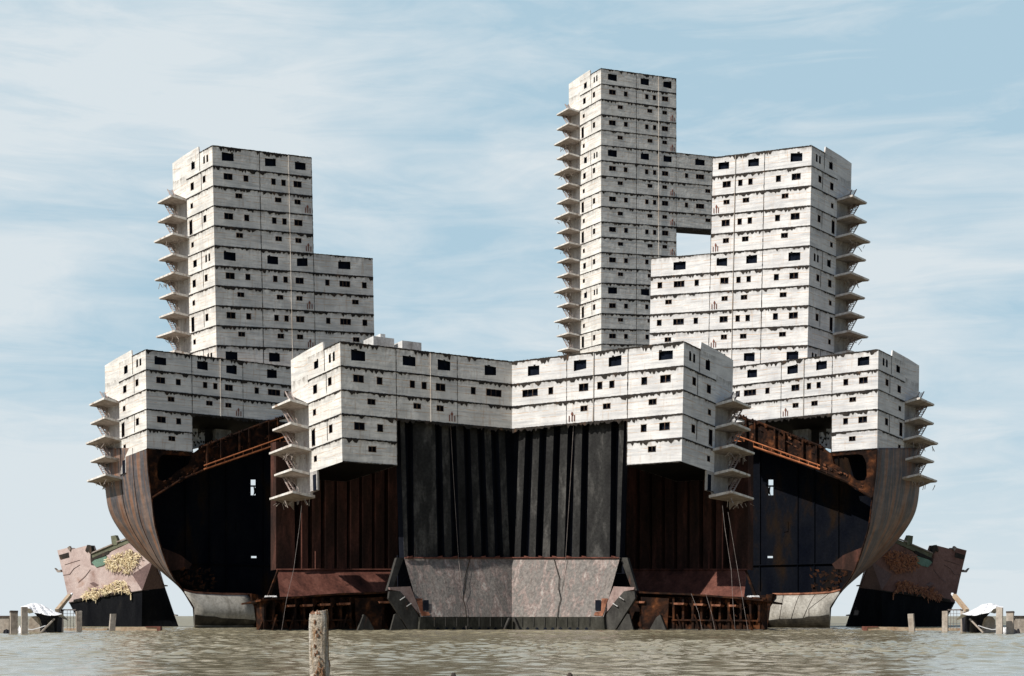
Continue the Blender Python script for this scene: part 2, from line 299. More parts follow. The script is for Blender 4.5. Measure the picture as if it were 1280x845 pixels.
# ------------------------------------------------------------------ the sea
def water():
    rng = np.random.default_rng(5)
    x = np.linspace(-84, 84, 1000); y = np.linspace(30, 215, 1150)
    X, Y = np.meshgrid(x, y); Z = np.zeros_like(X)
    for i in range(70):
        lam = rng.uniform(0.55, 1.3) if i < 44 else rng.uniform(1.3, 4.5)
        th = math.radians(-90 + (rng.uniform(-78, 78) if i < 44 else rng.normal(6, 35))); k = 2 * math.pi / lam
        amp = 0.0060 * lam ** 0.9
        ph = rng.uniform(0, 6.28); wob = 0.9 * np.sin(X * 0.11 * rng.uniform(.6, 1.5) + Y * 0.07 + ph)
        Z += amp * np.sin(k * (X * math.cos(th) + Y * math.sin(th)) + ph + wob)
    gust = 0.75 + 0.35 * np.sin(X * 0.045 + 1.3 + 0.8 * np.sin(Y * 0.05)) * np.sin(Y * 0.09 + 0.6)
    Z *= gust * 0.9
    edge = np.clip(np.minimum.reduce([(X + 84) / 8, (84 - X) / 8, (Y - 30) / 4, (215 - Y) / 20]), 0, 1)
    Z *= edge
    nx, ny = len(x), len(y)
    co = np.stack([X, Y, Z], -1).reshape(-1, 3)
    ii = np.arange(nx * ny).reshape(ny, nx)
    q = np.stack([ii[:-1, :-1], ii[:-1, 1:], ii[1:, 1:], ii[1:, :-1]], -1).reshape(-1, 4)
    B = 30000
    oc = np.array([(-B, -400, 0), (B, -400, 0), (B, B, 0), (-B, B, 0)], float)
    c = [ii[0, 0], ii[0, -1], ii[-1, -1], ii[-1, 0]]; o0 = nx * ny
    co = np.vstack([co, oc]); q = np.vstack([q, [(o0, o0 + 1, c[1], c[0]), (o0 + 1, o0 + 2, c[2], c[1]), (o0 + 2, o0 + 3, c[3], c[2]), (o0 + 3, o0, c[0], c[3])]])
    me = bpy.data.meshes.new('water'); me.vertices.add(len(co)); me.vertices.foreach_set('co', co.ravel())
    me.loops.add(q.size); me.loops.foreach_set('vertex_index', q.ravel().astype(np.int32))
    me.polygons.add(len(q)); me.polygons.foreach_set('loop_start', np.arange(0, q.size, 4, dtype=np.int32))
    me.polygons.foreach_set('loop_total', np.full(len(q), 4, dtype=np.int32))
    me.polygons.foreach_set('use_smooth', np.ones(len(q), dtype=bool)); me.update(calc_edges=True); me.validate()
    m = bpy.data.materials.new('silty_water'); m.use_nodes = True; t = m.node_tree; N = t.nodes; L = t.links
    b = N['Principled BSDF']; b.inputs['Roughness'].default_value = 0.07; b.inputs['IOR'].default_value = 1.33
    g = N.new('ShaderNodeNewGeometry'); mp = N.new('ShaderNodeMapping'); mp.inputs['Scale'].default_value = (0.5, 1.0, 1)
    L.new(g.outputs['Position'], mp.inputs['Vector'])
    n = N.new('ShaderNodeTexNoise'); n.inputs['Scale'].default_value = 2.4; n.inputs['Detail'].default_value = 5; L.new(mp.outputs[0], n.inputs['Vector'])
    bp = N.new('ShaderNodeBump'); bp.inputs['Strength'].default_value = 0.5; bp.inputs['Distance'].default_value = 0.06
    L.new(n.outputs['Fac'], bp.inputs['Height']); L.new(bp.outputs[0], b.inputs['Normal'])
    n2 = N.new('ShaderNodeTexNoise'); n2.inputs['Scale'].default_value = 0.03; L.new(g.outputs['Position'], n2.inputs['Vector'])
    r = N.new('ShaderNodeValToRGB'); r.color_ramp.elements[0].position = 0.35; r.color_ramp.elements[1].position = 0.7
    r.color_ramp.elements[0].color = (0.245, 0.212, 0.135, 1); r.color_ramp.elements[1].color = (0.295, 0.26, 0.175, 1)
    L.new(n2.outputs['Fac'], r.inputs[0]); L.new(r.outputs[0], b.inputs['Base Color'])
    me.materials.append(m)
    far = m.copy(); far.name = 'distant_water'; far.node_tree.nodes['Principled BSDF'].inputs['Roughness'].default_value = 0.42
    for nd in far.node_tree.nodes:
        if nd.type == 'BUMP': nd.inputs['Distance'].default_value = 0.5; nd.inputs['Strength'].default_value = 1
    me.materials.append(far)
    for k in range(len(q) - 4, len(q)): me.polygons[k].material_index = 1
    o = bpy.data.objects.new('water', me); COL.objects.link(o); tag(o, kind='structure')
water()

# ------------------------------------------------------------------ accommodation blocks and towers
DK = 2.76
WIDE = {  # windows of the wide face: (u0, u1, centre from row top, height, number of panes)
 'big': [(1.4, 3.24), (8.21, 9.95), (13.01, 14.77)],
 'A': [(1.68, 2.95), (4.75, 5.41), (9.18, 9.77), (10.82, 11.41), (12.77, 13.98)],
 'B': [(3.46, 4.41), (9.68, 10.61), (12.86, 13.74)]}
EXTRA = {'ship': {'big': [(19.71, 21.38)], 'A': [(17.76, 18.33), (19.96, 22.09)], 'B': []},
         'rear': {'big': [(19.9, 21.6), (27.5, 29.2)], 'A': [(17.8, 18.4), (20.1, 22.1), (22.9, 23.5)], 'B': []},
         'tower': {'big': [(19.9, 22.0)], 'A': [(17.7, 18.3), (20.1, 21.8), (23.9, 24.6)], 'B': [(22.2, 23.2)]}}
HGT = {'big': (.49, 1.13), 'A': (.46, .81), 'B': (.38, .60)}
ENDW = {'big': [(1.35, 1.9, .5, 1.0), (2.35, 2.9, .5, 1.0), (5.6, 6.75, .5, 1.05)],
        'A': [(2.35, 3.1, .45, .85), (6.1, 7.0, .5, .95)], 'B': [(6.5, 7.15, .48, .62)], 'A2': [(2.35, 3.1, .45, .9), (6.85, 7.65, .55, 1.9)]}

def holed_wall(mb, fn, a0, a1, wt, wb, holes, rnd, uvrow):
    """wall strip fn(a, w) from a0..a1 with openings; returns the corners of each opening"""
    def uv(a, w_): return (a, uvrow + (wt - w_) / (wt - wb) * 0.999)
    def q(pts): mb.face([fn(a, w_) for a, w_ in pts], [uv(a, w_) for a, w_ in pts])
    cur = a0; res = []
    for (h0, h1, hb, ht) in sorted(holes):
        if h0 > cur: q([(cur, wb), (h0, wb), (h0, wt), (cur, wt)])
        j = lambda k: rnd.uniform(-k, k)
        k = 0.10 if (ht - hb) > 1.0 else 0.02
        c = [(h0, hb + j(k)), (h1, hb + j(k)), (h1, ht + j(k)), (h0, ht + j(k))]
        q([(h0, wb), (h1, wb), c[1], c[0]]); q([c[3], c[2], (h1, wt), (h0, wt)])
        res.append(c); cur = h1
    if a1 > cur: q([(cur, wb), (a1, wb), (a1, wt), (cur, wt)])
    return res

def jag(mb, fn, a0, a1, w0, off, rnd, dens=0.55, drop=0.34, up=0.03, base=0.07):
    """dark torn edge along a deck line, hanging down unevenly; fn(a, w, off)"""
    a = a0; d = base; prev = base
    run = 0
    while a < a1 - 0.02:
        st = min(rnd.uniform(0.12, 0.30), a1 - a)
        if run <= 0:
            run = rnd.randint(2, 9); on = rnd.random() < dens
        run -= 1
        d = (base + rnd.random() ** 1.6 * drop) if on else base * rnd.uniform(0.6, 1.5)
        if base <= 0.001 and not on and prev <= 0.001: a += st; prev = 0; continue
        top = w0 + up * rnd.uniform(0.5, 1.2)
        A = [fn(a, top, off), fn(a + st, top, off), fn(a + st, w0 - d, off), fn(a, w0 - prev, off)]
        mb.face(A)
        prev = d; a += st

def block(fr, sg, rows, style, name, label, cat, col_end, seed, D=13.0, bridge=None, skip=None, group=None, open_rows=None, wallm=None, extra_col=0, first_slab=2):
    rnd = random.Random(seed)
    nrow = len(rows)
    base = fr.P(0, 0, -DK * nrow)
    root = empty(name, (base.x * sg, base.y, base.z)); tag(root, label, cat, group)
    wall = MB(sg); pans = []; P = fr.P
    wide = lambda a, w_: P(a, 0, w_)
    endf = lambda a, w_: P(0, a, w_)
    # --- wide face and end face, row by row
    for i, (ty, L_) in enumerate(rows):
        wt = -DK * i; wb = wt - DK
        cy, hh = HGT[ty]; hs = []
        for (a, b) in WIDE[ty] + EXTRA[style][ty]:
            if b < L_ - .2 and not (skip and skip(i, a)):
                c = wt - cy * DK; j = rnd.uniform(-.03, .03)
                hs.append((a + j, b + j, c - hh / 2, c + hh / 2))
        for c in holed_wall(wall, wide, 0, L_, wt, wb, hs, rnd, i): pans.append((0, c, ty))
        te = 'A2' if (ty == 'A' and (i % 5) in (3, 0)) or (ty == 'A' and i >= 3 and i % 2 == 1) else ty
        hs = [(a, b, wt - f * DK - h / 2, wt - f * DK + h / 2) for (a, b, f, h) in ENDW[te]]
        for c in holed_wall(wall, endf, 0, 8.4, wt, wb, hs, rnd, i + 3): pans.append((1, c, te))
    # --- the stair bay: flush wing on the top two decks, set back below
    rc = 0.35
    bl = -DK * (nrow + extra_col)
    wall.face([P(0, 8.4, -DK * 2), P(0, 8.4, 0), P(0, 8.9, 0.0), P(0, 9.4, 0.85), P(0, 13.0, 0.65), P(0, 13.0, -DK * 1.35)],
              [(8.4, 2), (8.4, 0.4), (9, 0.4), (9.4, .4), (13, .4), (13, 1.4)])
    wall.face([P(0, 4.2, 0), P(0, 8.9, 0), P(0, 9.4, 0.85), P(0, 4.4, 0.95)], [(4.2, .6), (8.4, .6), (8.4, .4), (4.2, .4)])
    wall.face([P(0.2, 4.2, 0), P(0.2, 13, 0), P(0.2, 13, 0.65), P(0.2, 4.4, 0.95)]); wall.face([P(0, 4.4, .95), P(0, 13, .65), P(.2, 13, .65), P(.2, 4.4, .95)])
    wall.face([P(0, 4.2, 0), P(0, 4.4, .95), P(.2, 4.4, .95), P(.2, 4.2, 0)])
    # --- closed body behind: sides, back, roofs, undersides
    groups = []; i = 0
    while i < nrow:
        j = i
        while j < nrow and rows[j][1] == rows[i][1]: j += 1
        groups.append((i, j, rows[i][1])); i = j
    roof = MB(sg)
    for gi, (a, b, L_) in enumerate(groups):
        und = MB(sg)
        wt = -DK * a; wb = -DK * b
        for x0, x1, d_ in (((0, 15.8, D), (15.8, L_, bridge)) if bridge and L_ > 16 else ((0, L_, D),)):
            wall.face([P(x1, 0, wb), P(x1, d_, wb), P(x1, d_, wt), P(x1, 0, wt)], [(0, b), (d_, b), (d_, a), (0, a)])
            wall.face([P(x0, d_, wb), P(x1, d_, wb), P(x1, d_, wt), P(x0, d_, wt)], [(x0, b), (x1, b), (x1, a), (x0, a)])
            roof.face([P(x0, 0, wt - .004), P(x1, 0, wt - .004), P(x1, d_, wt - .004), P(x0, d_, wt - .004)])
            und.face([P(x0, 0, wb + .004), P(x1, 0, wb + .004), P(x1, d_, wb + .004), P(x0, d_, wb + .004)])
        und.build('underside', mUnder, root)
    wall.build('wall', wallm, root); roof.build('roof', mRoof, root)
    cw = MB(sg)
    top = -DK * 1.3
    for lv in range(1, nrow + extra_col):
        w1 = min(-DK * lv, top); w0 = -DK * (lv + 1)
        cw.face([P(rc, 8.4, w0), P(rc, 13, w0), P(rc, 13, w1), P(rc, 8.4, w1)])
    cw.face([P(0, 8.4, bl), P(rc, 8.4, bl), P(rc, 8.4, -DK * 2), P(0, 8.4, -DK * 2)])
    if extra_col:
        fr.box(cw, 0, .25, 6.5, 8.4, bl + .4, -DK * nrow - .01)
        fr.box(cw, rc + .01, .7, 8.4, 13, bl + .6, -DK * nrow - .01)
        dm = MB(sg); fr.box(dm, -.03, .1, 6.75, 7.6, -DK * (nrow + .86), -DK * (nrow + .15)); dm.build('door_opening', mVoid, root)
        jm = MB(sg); jag(jm, lambda a, w_, o: P(-o, a, w_), 6.5, 8.4, bl + .45, .03, rnd, .8, .4); jm.build('torn_edge', mEdge, root)
    cw.build('stair_wall', mColm, root)
    # --- windows
    for face, c, ty in pans:
        fn = (lambda a, w_, o: P(a, o, w_)) if face == 0 else (lambda a, w_, o: P(o, a, w_))
        mb = MB(sg); dp = 0.38
        f = [fn(a, w_, 0) for a, w_ in c]; bk = [fn(a, w_, dp) for a, w_ in c]
        mb.face(bk)
        for k in range(4): mb.face([f[k], f[(k + 1) % 4], bk[(k + 1) % 4], bk[k]])
        wo = mb.build('window', mVoid, root)
        a0, a1 = c[0][0], c[1][0]; wb, wt = min(c[0][1], c[1][1]), max(c[2][1], c[3][1])
        rim = MB(sg); t = 0.05
        def bar(x0, x1, y0, y1, o0=-.035, o1=.06):
            A = [fn(x0, y0, o0), fn(x1, y0, o0), fn(x1, y1, o0), fn(x0, y1, o0)]; B = [fn(x0, y0, o1), fn(x1, y0, o1), fn(x1, y1, o1), fn(x0, y1, o1)]
            rim.prism(A, B)
        if ty != 'big':
            bar(a0 - t * 2, a1 + t * 2, wt, wt + t * 1.6); rim.build('lintel', mPipe, wo); rim = MB(sg); bar(a0 - t, a1 + t, wb - t, wb)
            bar(a0 - t, a0, wb, wt); bar(a1, a1 + t, wb, wt)
            n = int((a1 - a0) / 0.55)
            if face == 0 and a1 - a0 > .8:
                for k in range(1, n + 1 if n < 2 else n):
                    x = a0 + (a1 - a0) * k / (n + 1 if n < 2 else n)
                    bar(x - .035, x + .035, wb, wt, .02, .09)
            rim.build('frame', mFrame, wo)
        else:
            # melted lip around the burnt-out openings
            for k in range(1):
                x = rnd.uniform(a0, a1 - .35); bar(x, x + rnd.uniform(.2, .4), wt - rnd.uniform(.02, .18), wt + rnd.uniform(.02, .14), -.02, .04)
            rim.build('scorched_lip', mEdge, wo)
    # --- torn deck edges, seams, drain pipe, fittings
    for i in range(nrow + 1):
        L_ = rows[min(i, nrow - 1)][1]; Lp = rows[max(i - 1, 0)][1]; Lm = max(L_, Lp)
        roofline = (i == 0)
        mb = MB(sg)
        if roofline:
            jag(mb, lambda a, w_, o: P(a, -o, w_), 0, L_, 0, .05, rnd, .48, .60, .08, .09)
            jag(mb, lambda a, w_, o: P(-o, a, w_), 0, 4.2, 0, .05, rnd, .6, .10, .05, .07)
        elif i == nrow:
            jag(mb, lambda a, w_, o: P(a, -o, w_), 0, L_, -DK * i + .05, .05, rnd, .7, .10, .03, .04)
        else:
            jag(mb, lambda a, w_, o: P(a, -o, w_), 0, Lp, -DK * i, .05, rnd, .75, .46, .06, .13)
            if L_ > Lp: jag(mb, lambda a, w_, o: P(a, -o, w_), Lp, L_, -DK * i, .05, rnd, .35, .4, .05, .05)
            jag(mb, lambda a, w_, o: P(-o, a, w_), 0, 8.4, -DK * i, .05, rnd, .45, .20, .04, .10)
        mb.build('torn_deck_edge', mEdge, root)
    for us, wd, m_ in ((7.3, .09, mEdge), (15.75, .07, mEdge)):
        for (a, b, L_) in groups:
            if L_ > us - .2:
                mb = MB(sg); w_ = -DK * a
                while w_ > -DK * b + .02:
                    s_ = min(rnd.uniform(.15, .5), w_ + DK * b); x0 = us - wd * rnd.uniform(.2, .7); x1 = us + wd * rnd.uniform(.2, .9)
                    mb.face([P(x0, -.04, w_), P(x1, -.04, w_), P(x1, -.04, w_ - s_), P(x0, -.04, w_ - s_)]); w_ -= s_
                mb.build('plate_seam', m_, root)
    mb = MB(sg); w_ = -.1
    while w_ > -DK * nrow + .1:
        i = int(-w_ / DK)
        if rows[min(i, nrow - 1)][1] > 12: mb.tube(P(11.95, -.12, w_), P(11.95, -.12, max(w_ - DK * .97, -DK * nrow)), .06)
        w_ -= DK
    mb.build('drain_pipe', mPipe, root)
    # seam between the end-face panels, stepping
    mb = MB(sg)
    for i in range(nrow):
        wt = -DK * i
        if rows[i][0] != 'B':
            v0 = 3.55 if rows[i][0] == 'A' else 3.95
            mb.face([P(-.04, v0, wt), P(-.04, v0 + .1, wt), P(-.04, v0 + .13, wt - DK * rnd.uniform(.6, 1)), P(-.04, v0, wt - DK * .95)])
    mb.build('end_panel_seam', mEdge, root)
    for i, (ty, L_) in enumerate(rows):
        if ty == 'B' and L_ > 15.5 and not (skip and skip(i, 15)):
            mb = MB(sg)
            for k, x in enumerate((14.55, 14.9, 15.3)): fr.box(mb, x, x + .09, -.10, -.01, -DK * i - 2.5, -DK * i - 2.5 + (.75, 1.15, .7)[k])
            fr.box(mb, 14.8, 15.05, -.12, -.01, -DK * i - 1.75, -DK * i - 1.5); mb.build('rusty_fitting', mRed, root)
    # --- balconies with brackets and stair flights
    bid = 0
    for lv in range(first_slab, nrow + extra_col + 1):
        bid += 1; wl = -DK * lv; big = (bid % 5 in (0, 3))
        e = 0.75 if big else 0.0
        vn, vf = 8.5 - (e * .9), 13.4 + e + (rnd.uniform(-.15, .2)); uo = -2.35 - e * .35
        mb = MB(sg)
        A = [P(rc - .01, vn, wl + .0), P(uo, vn, wl + .42), P(uo, vf, wl + .40), P(rc - .01, vf, wl + .35)]
        B = [P(rc - .01, vn, wl - .32), P(uo, vn, wl + .14), P(uo, vf, wl + .18), P(rc - .01, vf, wl + .10)]
        mb.prism(A, B)
        so = mb.build('balcony', mSlab, root)
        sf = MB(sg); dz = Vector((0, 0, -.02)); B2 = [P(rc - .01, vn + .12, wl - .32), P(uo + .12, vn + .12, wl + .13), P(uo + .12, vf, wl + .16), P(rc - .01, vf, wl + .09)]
        sf.prism([p + dz for p in B2], [p + dz * 3 for p in B2]); sf.build('soffit_shade', mBrk, so)  # thin dark plate added so the slab's underside reads as shaded
        br = MB(sg)
        for vv in (vf - .6,):
            A = [P(rc, vv, wl - .0), P(uo + .4, vv, wl + .12), P(rc - .4, vv, wl - .55), P(rc, vv, wl - 1.0)]
            B = [P(rc, vv + .1, wl - .0), P(uo + .4, vv + .1, wl + .12), P(rc - .4, vv + .1, wl - .55), P(rc, vv + .1, wl - 1.0)]
            br.prism(A, B)
        br.build('bracket', mBrk, so)
        if big:
            db = MB(sg)
            for k in range(13):
                p = P(rnd.uniform(uo + .2, 0), rnd.uniform(vn + .3, vf - .1), wl - .35)
                q = p + Vector((rnd.uniform(-.5, .5), rnd.uniform(-.4, .4), rnd.uniform(-.9, -.2))); db.tube(p, q, .05, 4)
            tag(db.build('torn_debris', mBrk, so), kind='stuff')
        if lv > first_slab - 1:
            stt = MB(sg); hi = wl + DK
            pb = lambda o: P(o, 10.1, wl + .15); pt = lambda o: P(o, 12.9, hi + .1)
            if lv == first_slab: pt = lambda o: P(o + .1, 11.9, wl + DK * .72)
            for o in (-.75, -1.45):
                stt.tube(pb(o), pt(o), .10, 4)
                if lv > first_slab: stt.tube(pb(o) + Vector((0, 0, .85)), pt(o) + Vector((0, 0, .55)), .045, 4)
                for tt in ((0, .5) if lv > first_slab else ()):
                    p = pb(o).lerp(pt(o), tt); stt.tube(p, p + Vector((0, 0, .85)), .035, 4)
            for k in range(1, 9):
                p = pb(-.75).lerp(pt(-.75), k / 9); q = pb(-1.45).lerp(pt(-1.45), k / 9); stt.tube(p, q, .05, 4)
            stt.build('stair_flight', mStair, so)
    return root

BIG5 = ['big', 'A', 'B', 'A', 'B']
fF = make_frame(425, 427, 173, 30.0, 577, 571.8, .095, 384.5, .415, 500, lean_px=3, lean_len=23.8)
# the wide face must end exactly on the middle line
fF.U.x = -fF.C.x / 23.7
fR = make_frame(182, 437, 210, 24.75, 560.6, 303.5, .10, 148.5, .44, 500, lean_px=1.5)
fT = make_frame(265.3, 182, 218, 24.95, 431.7, 389.5, .085, 232.6, .44, 300, lean_px=5.2)
fH = make_frame(751.2, 85.5, 271, 19.13, 430, 845.3, .082, 724.9, .44, 250, lean_px=0.3)

frontrows = [('big', 23.7), ('A', 23.7), ('B', 23.7), ('A', 7.35), ('B', 7.35)]
rearrows = [('big', 36), ('A', 36), ('B', 36), ('A', 7.35), ('B', 7.35)]
towrows = [(BIG5[i % 5], 15.8 if i < 5 else 25.85) for i in range(12)]
hirows = []
for i in range(22):
    ty = BIG5[i % 5] if i < 10 else (['A', 'B', 'A', 'B', 'big', 'A', 'B', 'A', 'B', 'A', 'B', 'A'][i - 10])
    hirows.append((ty, 26.3 if 5 <= i < 10 else 15.8))

G1 = 'stacked white cabin blocks of the ship castle'
for sg, s_, lit in ((1, 'left', 'sunlit end with balconies on the left'), (-1, 'right', 'sunlit wide face and shaded balconies on the right')):
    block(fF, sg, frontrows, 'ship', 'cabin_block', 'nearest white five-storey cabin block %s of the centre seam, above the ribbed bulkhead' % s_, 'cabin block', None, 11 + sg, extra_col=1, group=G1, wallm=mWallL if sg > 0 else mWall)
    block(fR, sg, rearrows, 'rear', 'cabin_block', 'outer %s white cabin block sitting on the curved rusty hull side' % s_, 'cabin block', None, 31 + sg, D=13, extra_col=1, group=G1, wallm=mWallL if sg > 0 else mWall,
          skip=lambda i, a: a > 24)
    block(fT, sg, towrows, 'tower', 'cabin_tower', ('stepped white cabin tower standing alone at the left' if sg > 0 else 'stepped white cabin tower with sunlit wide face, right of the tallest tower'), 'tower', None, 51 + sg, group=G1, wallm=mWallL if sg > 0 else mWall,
          skip=(lambda i, a: i >= 10 and a > 15.9) if sg > 0 else (lambda i, a: i >= 11))
block(fH, 1, hirows, 'tower', 'cabin_tower', 'tallest white cabin tower, with a bridging storey over an open gap', 'tower', None, 77, bridge=5.0, group=G1, wallm=mWallL,
      skip=lambda i, a: (i >= 13 and a > 12) or i >= 19 or (5 <= i < 10 and a > 24.5))

# deeper rear deck that carries the tower
for sg in (1, -1):
    root = [o for o in bpy.data.objects if o.get('label', '').startswith('outer %s' % ('left' if sg > 0 else 'right'))][0]
    mb = MB(sg); fR.box(mb, 3, 36, 13.02, 19, -DK * 3, 0); mb.build('rear_deckhouse', mRoof, root)
# white boxes on the front roof, left side only in view
root = [o for o in bpy.data.objects if o.get('label', '').startswith('nearest') and ' left' in o['label']][0]
mb = MB()
for x0, x1, y0, y1, v in ((467, 493, 420, 436, 5), (503, 527, 425.5, 440, 4), (476, 482, 417, 426, 6)):
    u0, wt = fF.inv(x0, y0, v); u1, _ = fF.inv(x1, y0, v); fF.box(mb, u0, u1, v, v + 2.5, .0, wt)
mb.build('rooftop_locker', mPale, root)

# support under the tallest tower (behind the front hull)
root = [o for o in bpy.data.objects if o.get('label', '').startswith('tallest')][0]
mb = MB(); zb = fH.P(0, 0, -DK * 22).z; hb = (zb + .5) / fH.W.z
fH.box(mb, .2, 15.6, .2, 12.8, -DK * 22 - hb, -DK * 22 - .01); mb.build('support_trunk', mBrown, root)

# ------------------------------------------------------------------ hulls
def strip(mb, fr, a, b, va, vb):
    """ruled sheet between two picture curves on planes va, vb"""
    A = [fr.Q(x, y, va) for x, y in a]; B = [fr.Q(x, y, vb) for x, y in b]
    for i in range(len(a) - 1): mb.face([A[i], A[i + 1], B[i + 1], B[i]])

def rear_hull(sg, label):
    fr = fR; rnd = random.Random(5 + sg)
    p0 = fr.Q(280, 785, 4); root = empty('hull_section', (p0.x * sg, p0.y, 0)); tag(root, label, 'ship hull', 'cut hull sections of the ship castle')
    near = [(183.8, 560), (184.5, 575), (185.5, 590), (188, 610), (190.5, 630), (193.5, 655), (199.5, 678), (208.5, 705), (217.5, 723), (229, 738.5), (243, 762), (247, 786)]
    far = [(131, 560), (131.2, 580), (131.5, 600), (132, 615), (136, 638), (146, 658), (163, 680), (183.5, 700), (203, 716), (226.5, 737), (241, 757), (243, 786)]
    # shell side: several intermediate sections so that the plating turns smoothly
    mb = MB(sg); K = 8; vs = [13 * (k / K) for k in range(K + 1)]
    A = [fr.Q(x, y, 0) for x, y in near]; B = [fr.Q(x, y, 13) for x, y in far]
    def refine(P, n=4):
        o = []
        for i in range(len(P) - 1):
            p0 = P[max(i - 1, 0)]; p1 = P[i]; p2 = P[i + 1]; p3 = P[min(i + 2, len(P) - 1)]
            for k in range(n):
                t = k / n
                o.append(0.5 * ((2 * p1) + (p2 - p0) * t + (2 * p0 - 5 * p1 + 4 * p2 - p3) * t * t + (3 * p1 - p0 - 3 * p2 + p3) * t ** 3))
        return o + [P[-1]]
    A = refine(A[:-1]); B = refine(B[:-1])
    for k in range(K):
        t0, t1 = k / K, (k + 1) / K
        for i in range(len(A) - 1):
            q = [A[i].lerp(B[i], t0), A[i].lerp(B[i], t1), A[i + 1].lerp(B[i + 1], t1), A[i + 1].lerp(B[i + 1], t0)]
            mb.face(q, [(t0, i * .7), (t1, i * .7), (t1, i * .7 + .7), (t0, i * .7 + .7)])
    sh = mb.build('shell_plating', mShell, root, smooth=True)
    me = sh.data; import bmesh as _b; bm = _b.new(); bm.from_mesh(me); _b.ops.remove_doubles(bm, verts=bm.verts, dist=.001); bm.to_mesh(me); bm.free()
    sol = sh.modifiers.new('thickness', 'SOLIDIFY'); sol.thickness = 0.12
    # vertical strakes standing slightly proud
    mb = MB(sg)
    for t in (0.0, .33, .62):
        for i in range(len(A) - 1):
            p = A[i].lerp(B[i], t); q = A[i + 1].lerp(B[i + 1], t); mb.tube(p, q, .07 if t else .12, 5)
    mb.build('plate_welds', mGird, root)
    # inner bulkhead with openings through to the sky
    vb = 5.0
    def low(x):
        c = [(180, 600), (186, 640), (192, 665), (200, 690), (214, 716), (228, 738), (240, 748), (375, 748)]
        for (x0, y0), (x1, y1) in zip(c, c[1:]):
            if x0 <= x <= x1: return y0 + (y1 - y0) * (x - x0) / (x1 - x0)
        return 748
    def up(x): return 566 if x < 240 else 566 - (x - 240) / 125 * 36
    holes = {(313.5, 319.8): [(599.5, 606.5), (608.5, 619)], (295.5, 299): [(652, 657)], (314, 321): [(695, 697.5)]}
    xs = sorted(set([180, 186, 192, 200, 207, 214, 221, 228, 240, 262, 280, 375] + [x for h in holes for x in h]))
    mb = MB(sg)
    for x0, x1 in zip(xs, xs[1:]):
        segs = [(up, None)]
        cuts = []
        for h, ys in holes.items():
            if h[0] <= x0 + .01 and x1 <= h[1] + .01: cuts += ys
        cuts.sort(); cur = None
        tops = [None] + [c[1] for c in cuts]; bots = [c[0] for c in cuts] + [None]
        for t_, b_ in zip(tops, bots):
            q = [(x0, t_ or up(x0)), (x1, t_ or up(x1)), (x1, b_ or low(x1)), (x0, b_ or low(x0))]
            fr.plate(mb, q, vb, .12)
    mb.build('inner_bulkhead', mNavy, root)
    mb = MB(sg); fr.plate(mb, [(317.6, 608), (319.4, 610), (319.4, 617), (317.5, 619), (318.3, 614)], vb + .2, .2); mb.build('hatch_remnant', mNavy, root)
    mb = MB(sg)   # faint stiffeners and ledges on the bulkhead
    for x in (232, 262, 283, 330):
        fr.plate(mb, [(x, up(x) + 4), (x + .7, up(x) + 4), (x + .7, 738), (x, 738)], vb - .2, .2)
    fr.plate(mb, [(206, 703), (345, 706), (345, 707), (206, 704)], vb - .3, .3)
    fr.plate(mb, [(295, 652), (300.5, 652), (300.5, 665), (295, 664)], vb - .1, .08)
    mb.build('bulkhead_stiffener', mNavy, root)
    # head frame: rusty web with an eight-sided opening, then the long diagonal girder
    mb = MB(sg)
    fr.plate(mb, [(184, 561), (197.5, 561), (199, 574), (197, 580), (196.5, 594), (199, 600), (203, 601), (190.5, 622)], -.02, .5)
    fr.plate(mb, [(197.5, 561), (241, 563.5), (240.5, 570), (208, 567.5), (202, 569), (199, 574)], -.02, .5)
    fr.plate(mb, [(203, 601), (210, 600.5), (222, 589), (238, 579.5), (240.5, 568), (253.6, 558), (334, 527), (362, 522), (362, 549), (334, 560.5), (256, 587), (225, 600), (190.5, 622)], -.02, .5)
    mb.build('head_girder', mGird, root)
    mb = MB(sg)   # flanges and web ribs on the girder
    for a, b in (((190.5, 622), (225, 600)), ((225, 600), (256, 587)), ((256, 587), (334, 560.5)), ((334, 560.5), (362, 549)), ((253.6, 558), (334, 527)), ((334, 527), (362, 521))):
        mb.tube(fr.Q(a[0], a[1], -.25), fr.Q(b[0], b[1], -.25), .17, 5)
    for x in (259, 276, 299, 311, 336, 347):
        yt = 558 - (x - 253.6) * .385; yb = 586 - (x - 256) * .338
        fr.plate(mb, [(x, yt), (x + 2, yt), (x + 2, yb), (x, yb)], -.55, .5)
    for k in range(44):
        x = rnd.uniform(250, 358); y = 558 - (x - 253.6) * .375; fr.plate(mb, [(x, y - rnd.uniform(.5, 3.5)), (x + rnd.uniform(.8, 3), y - 1), (x + 1.5, y + 2.5), (x - 1, y + 1.5)], rnd.uniform(-.5, 0), .3)
    mb.build('girder_rib', mGird, root)
    mb = MB(sg)
    for k in range(60):
        x = rnd.uniform(200, 355); f_ = rnd.random()
        if x > 253: ya = 558 - (x - 253.6) * .385; yb = 586 - (x - 256) * .338
        else: ya = 601 - (x - 205) * .55; yb = 617 - (x - 195) * .52
        y = ya + (yb - ya) * f_; a_, b_ = rnd.uniform(1, 6), rnd.uniform(.6, 3)
        fr.plate(mb, [(x, y), (x + a_, y - a_ * .4 + rnd.uniform(-.5, .5)), (x + a_ * .8, y + b_ - a_ * .4), (x + rnd.uniform(-1, 1), y + b_)], -.10 - rnd.random() * .3, .08)
    tag(mb.build('rust_flake', mRustF, root), kind='stuff')
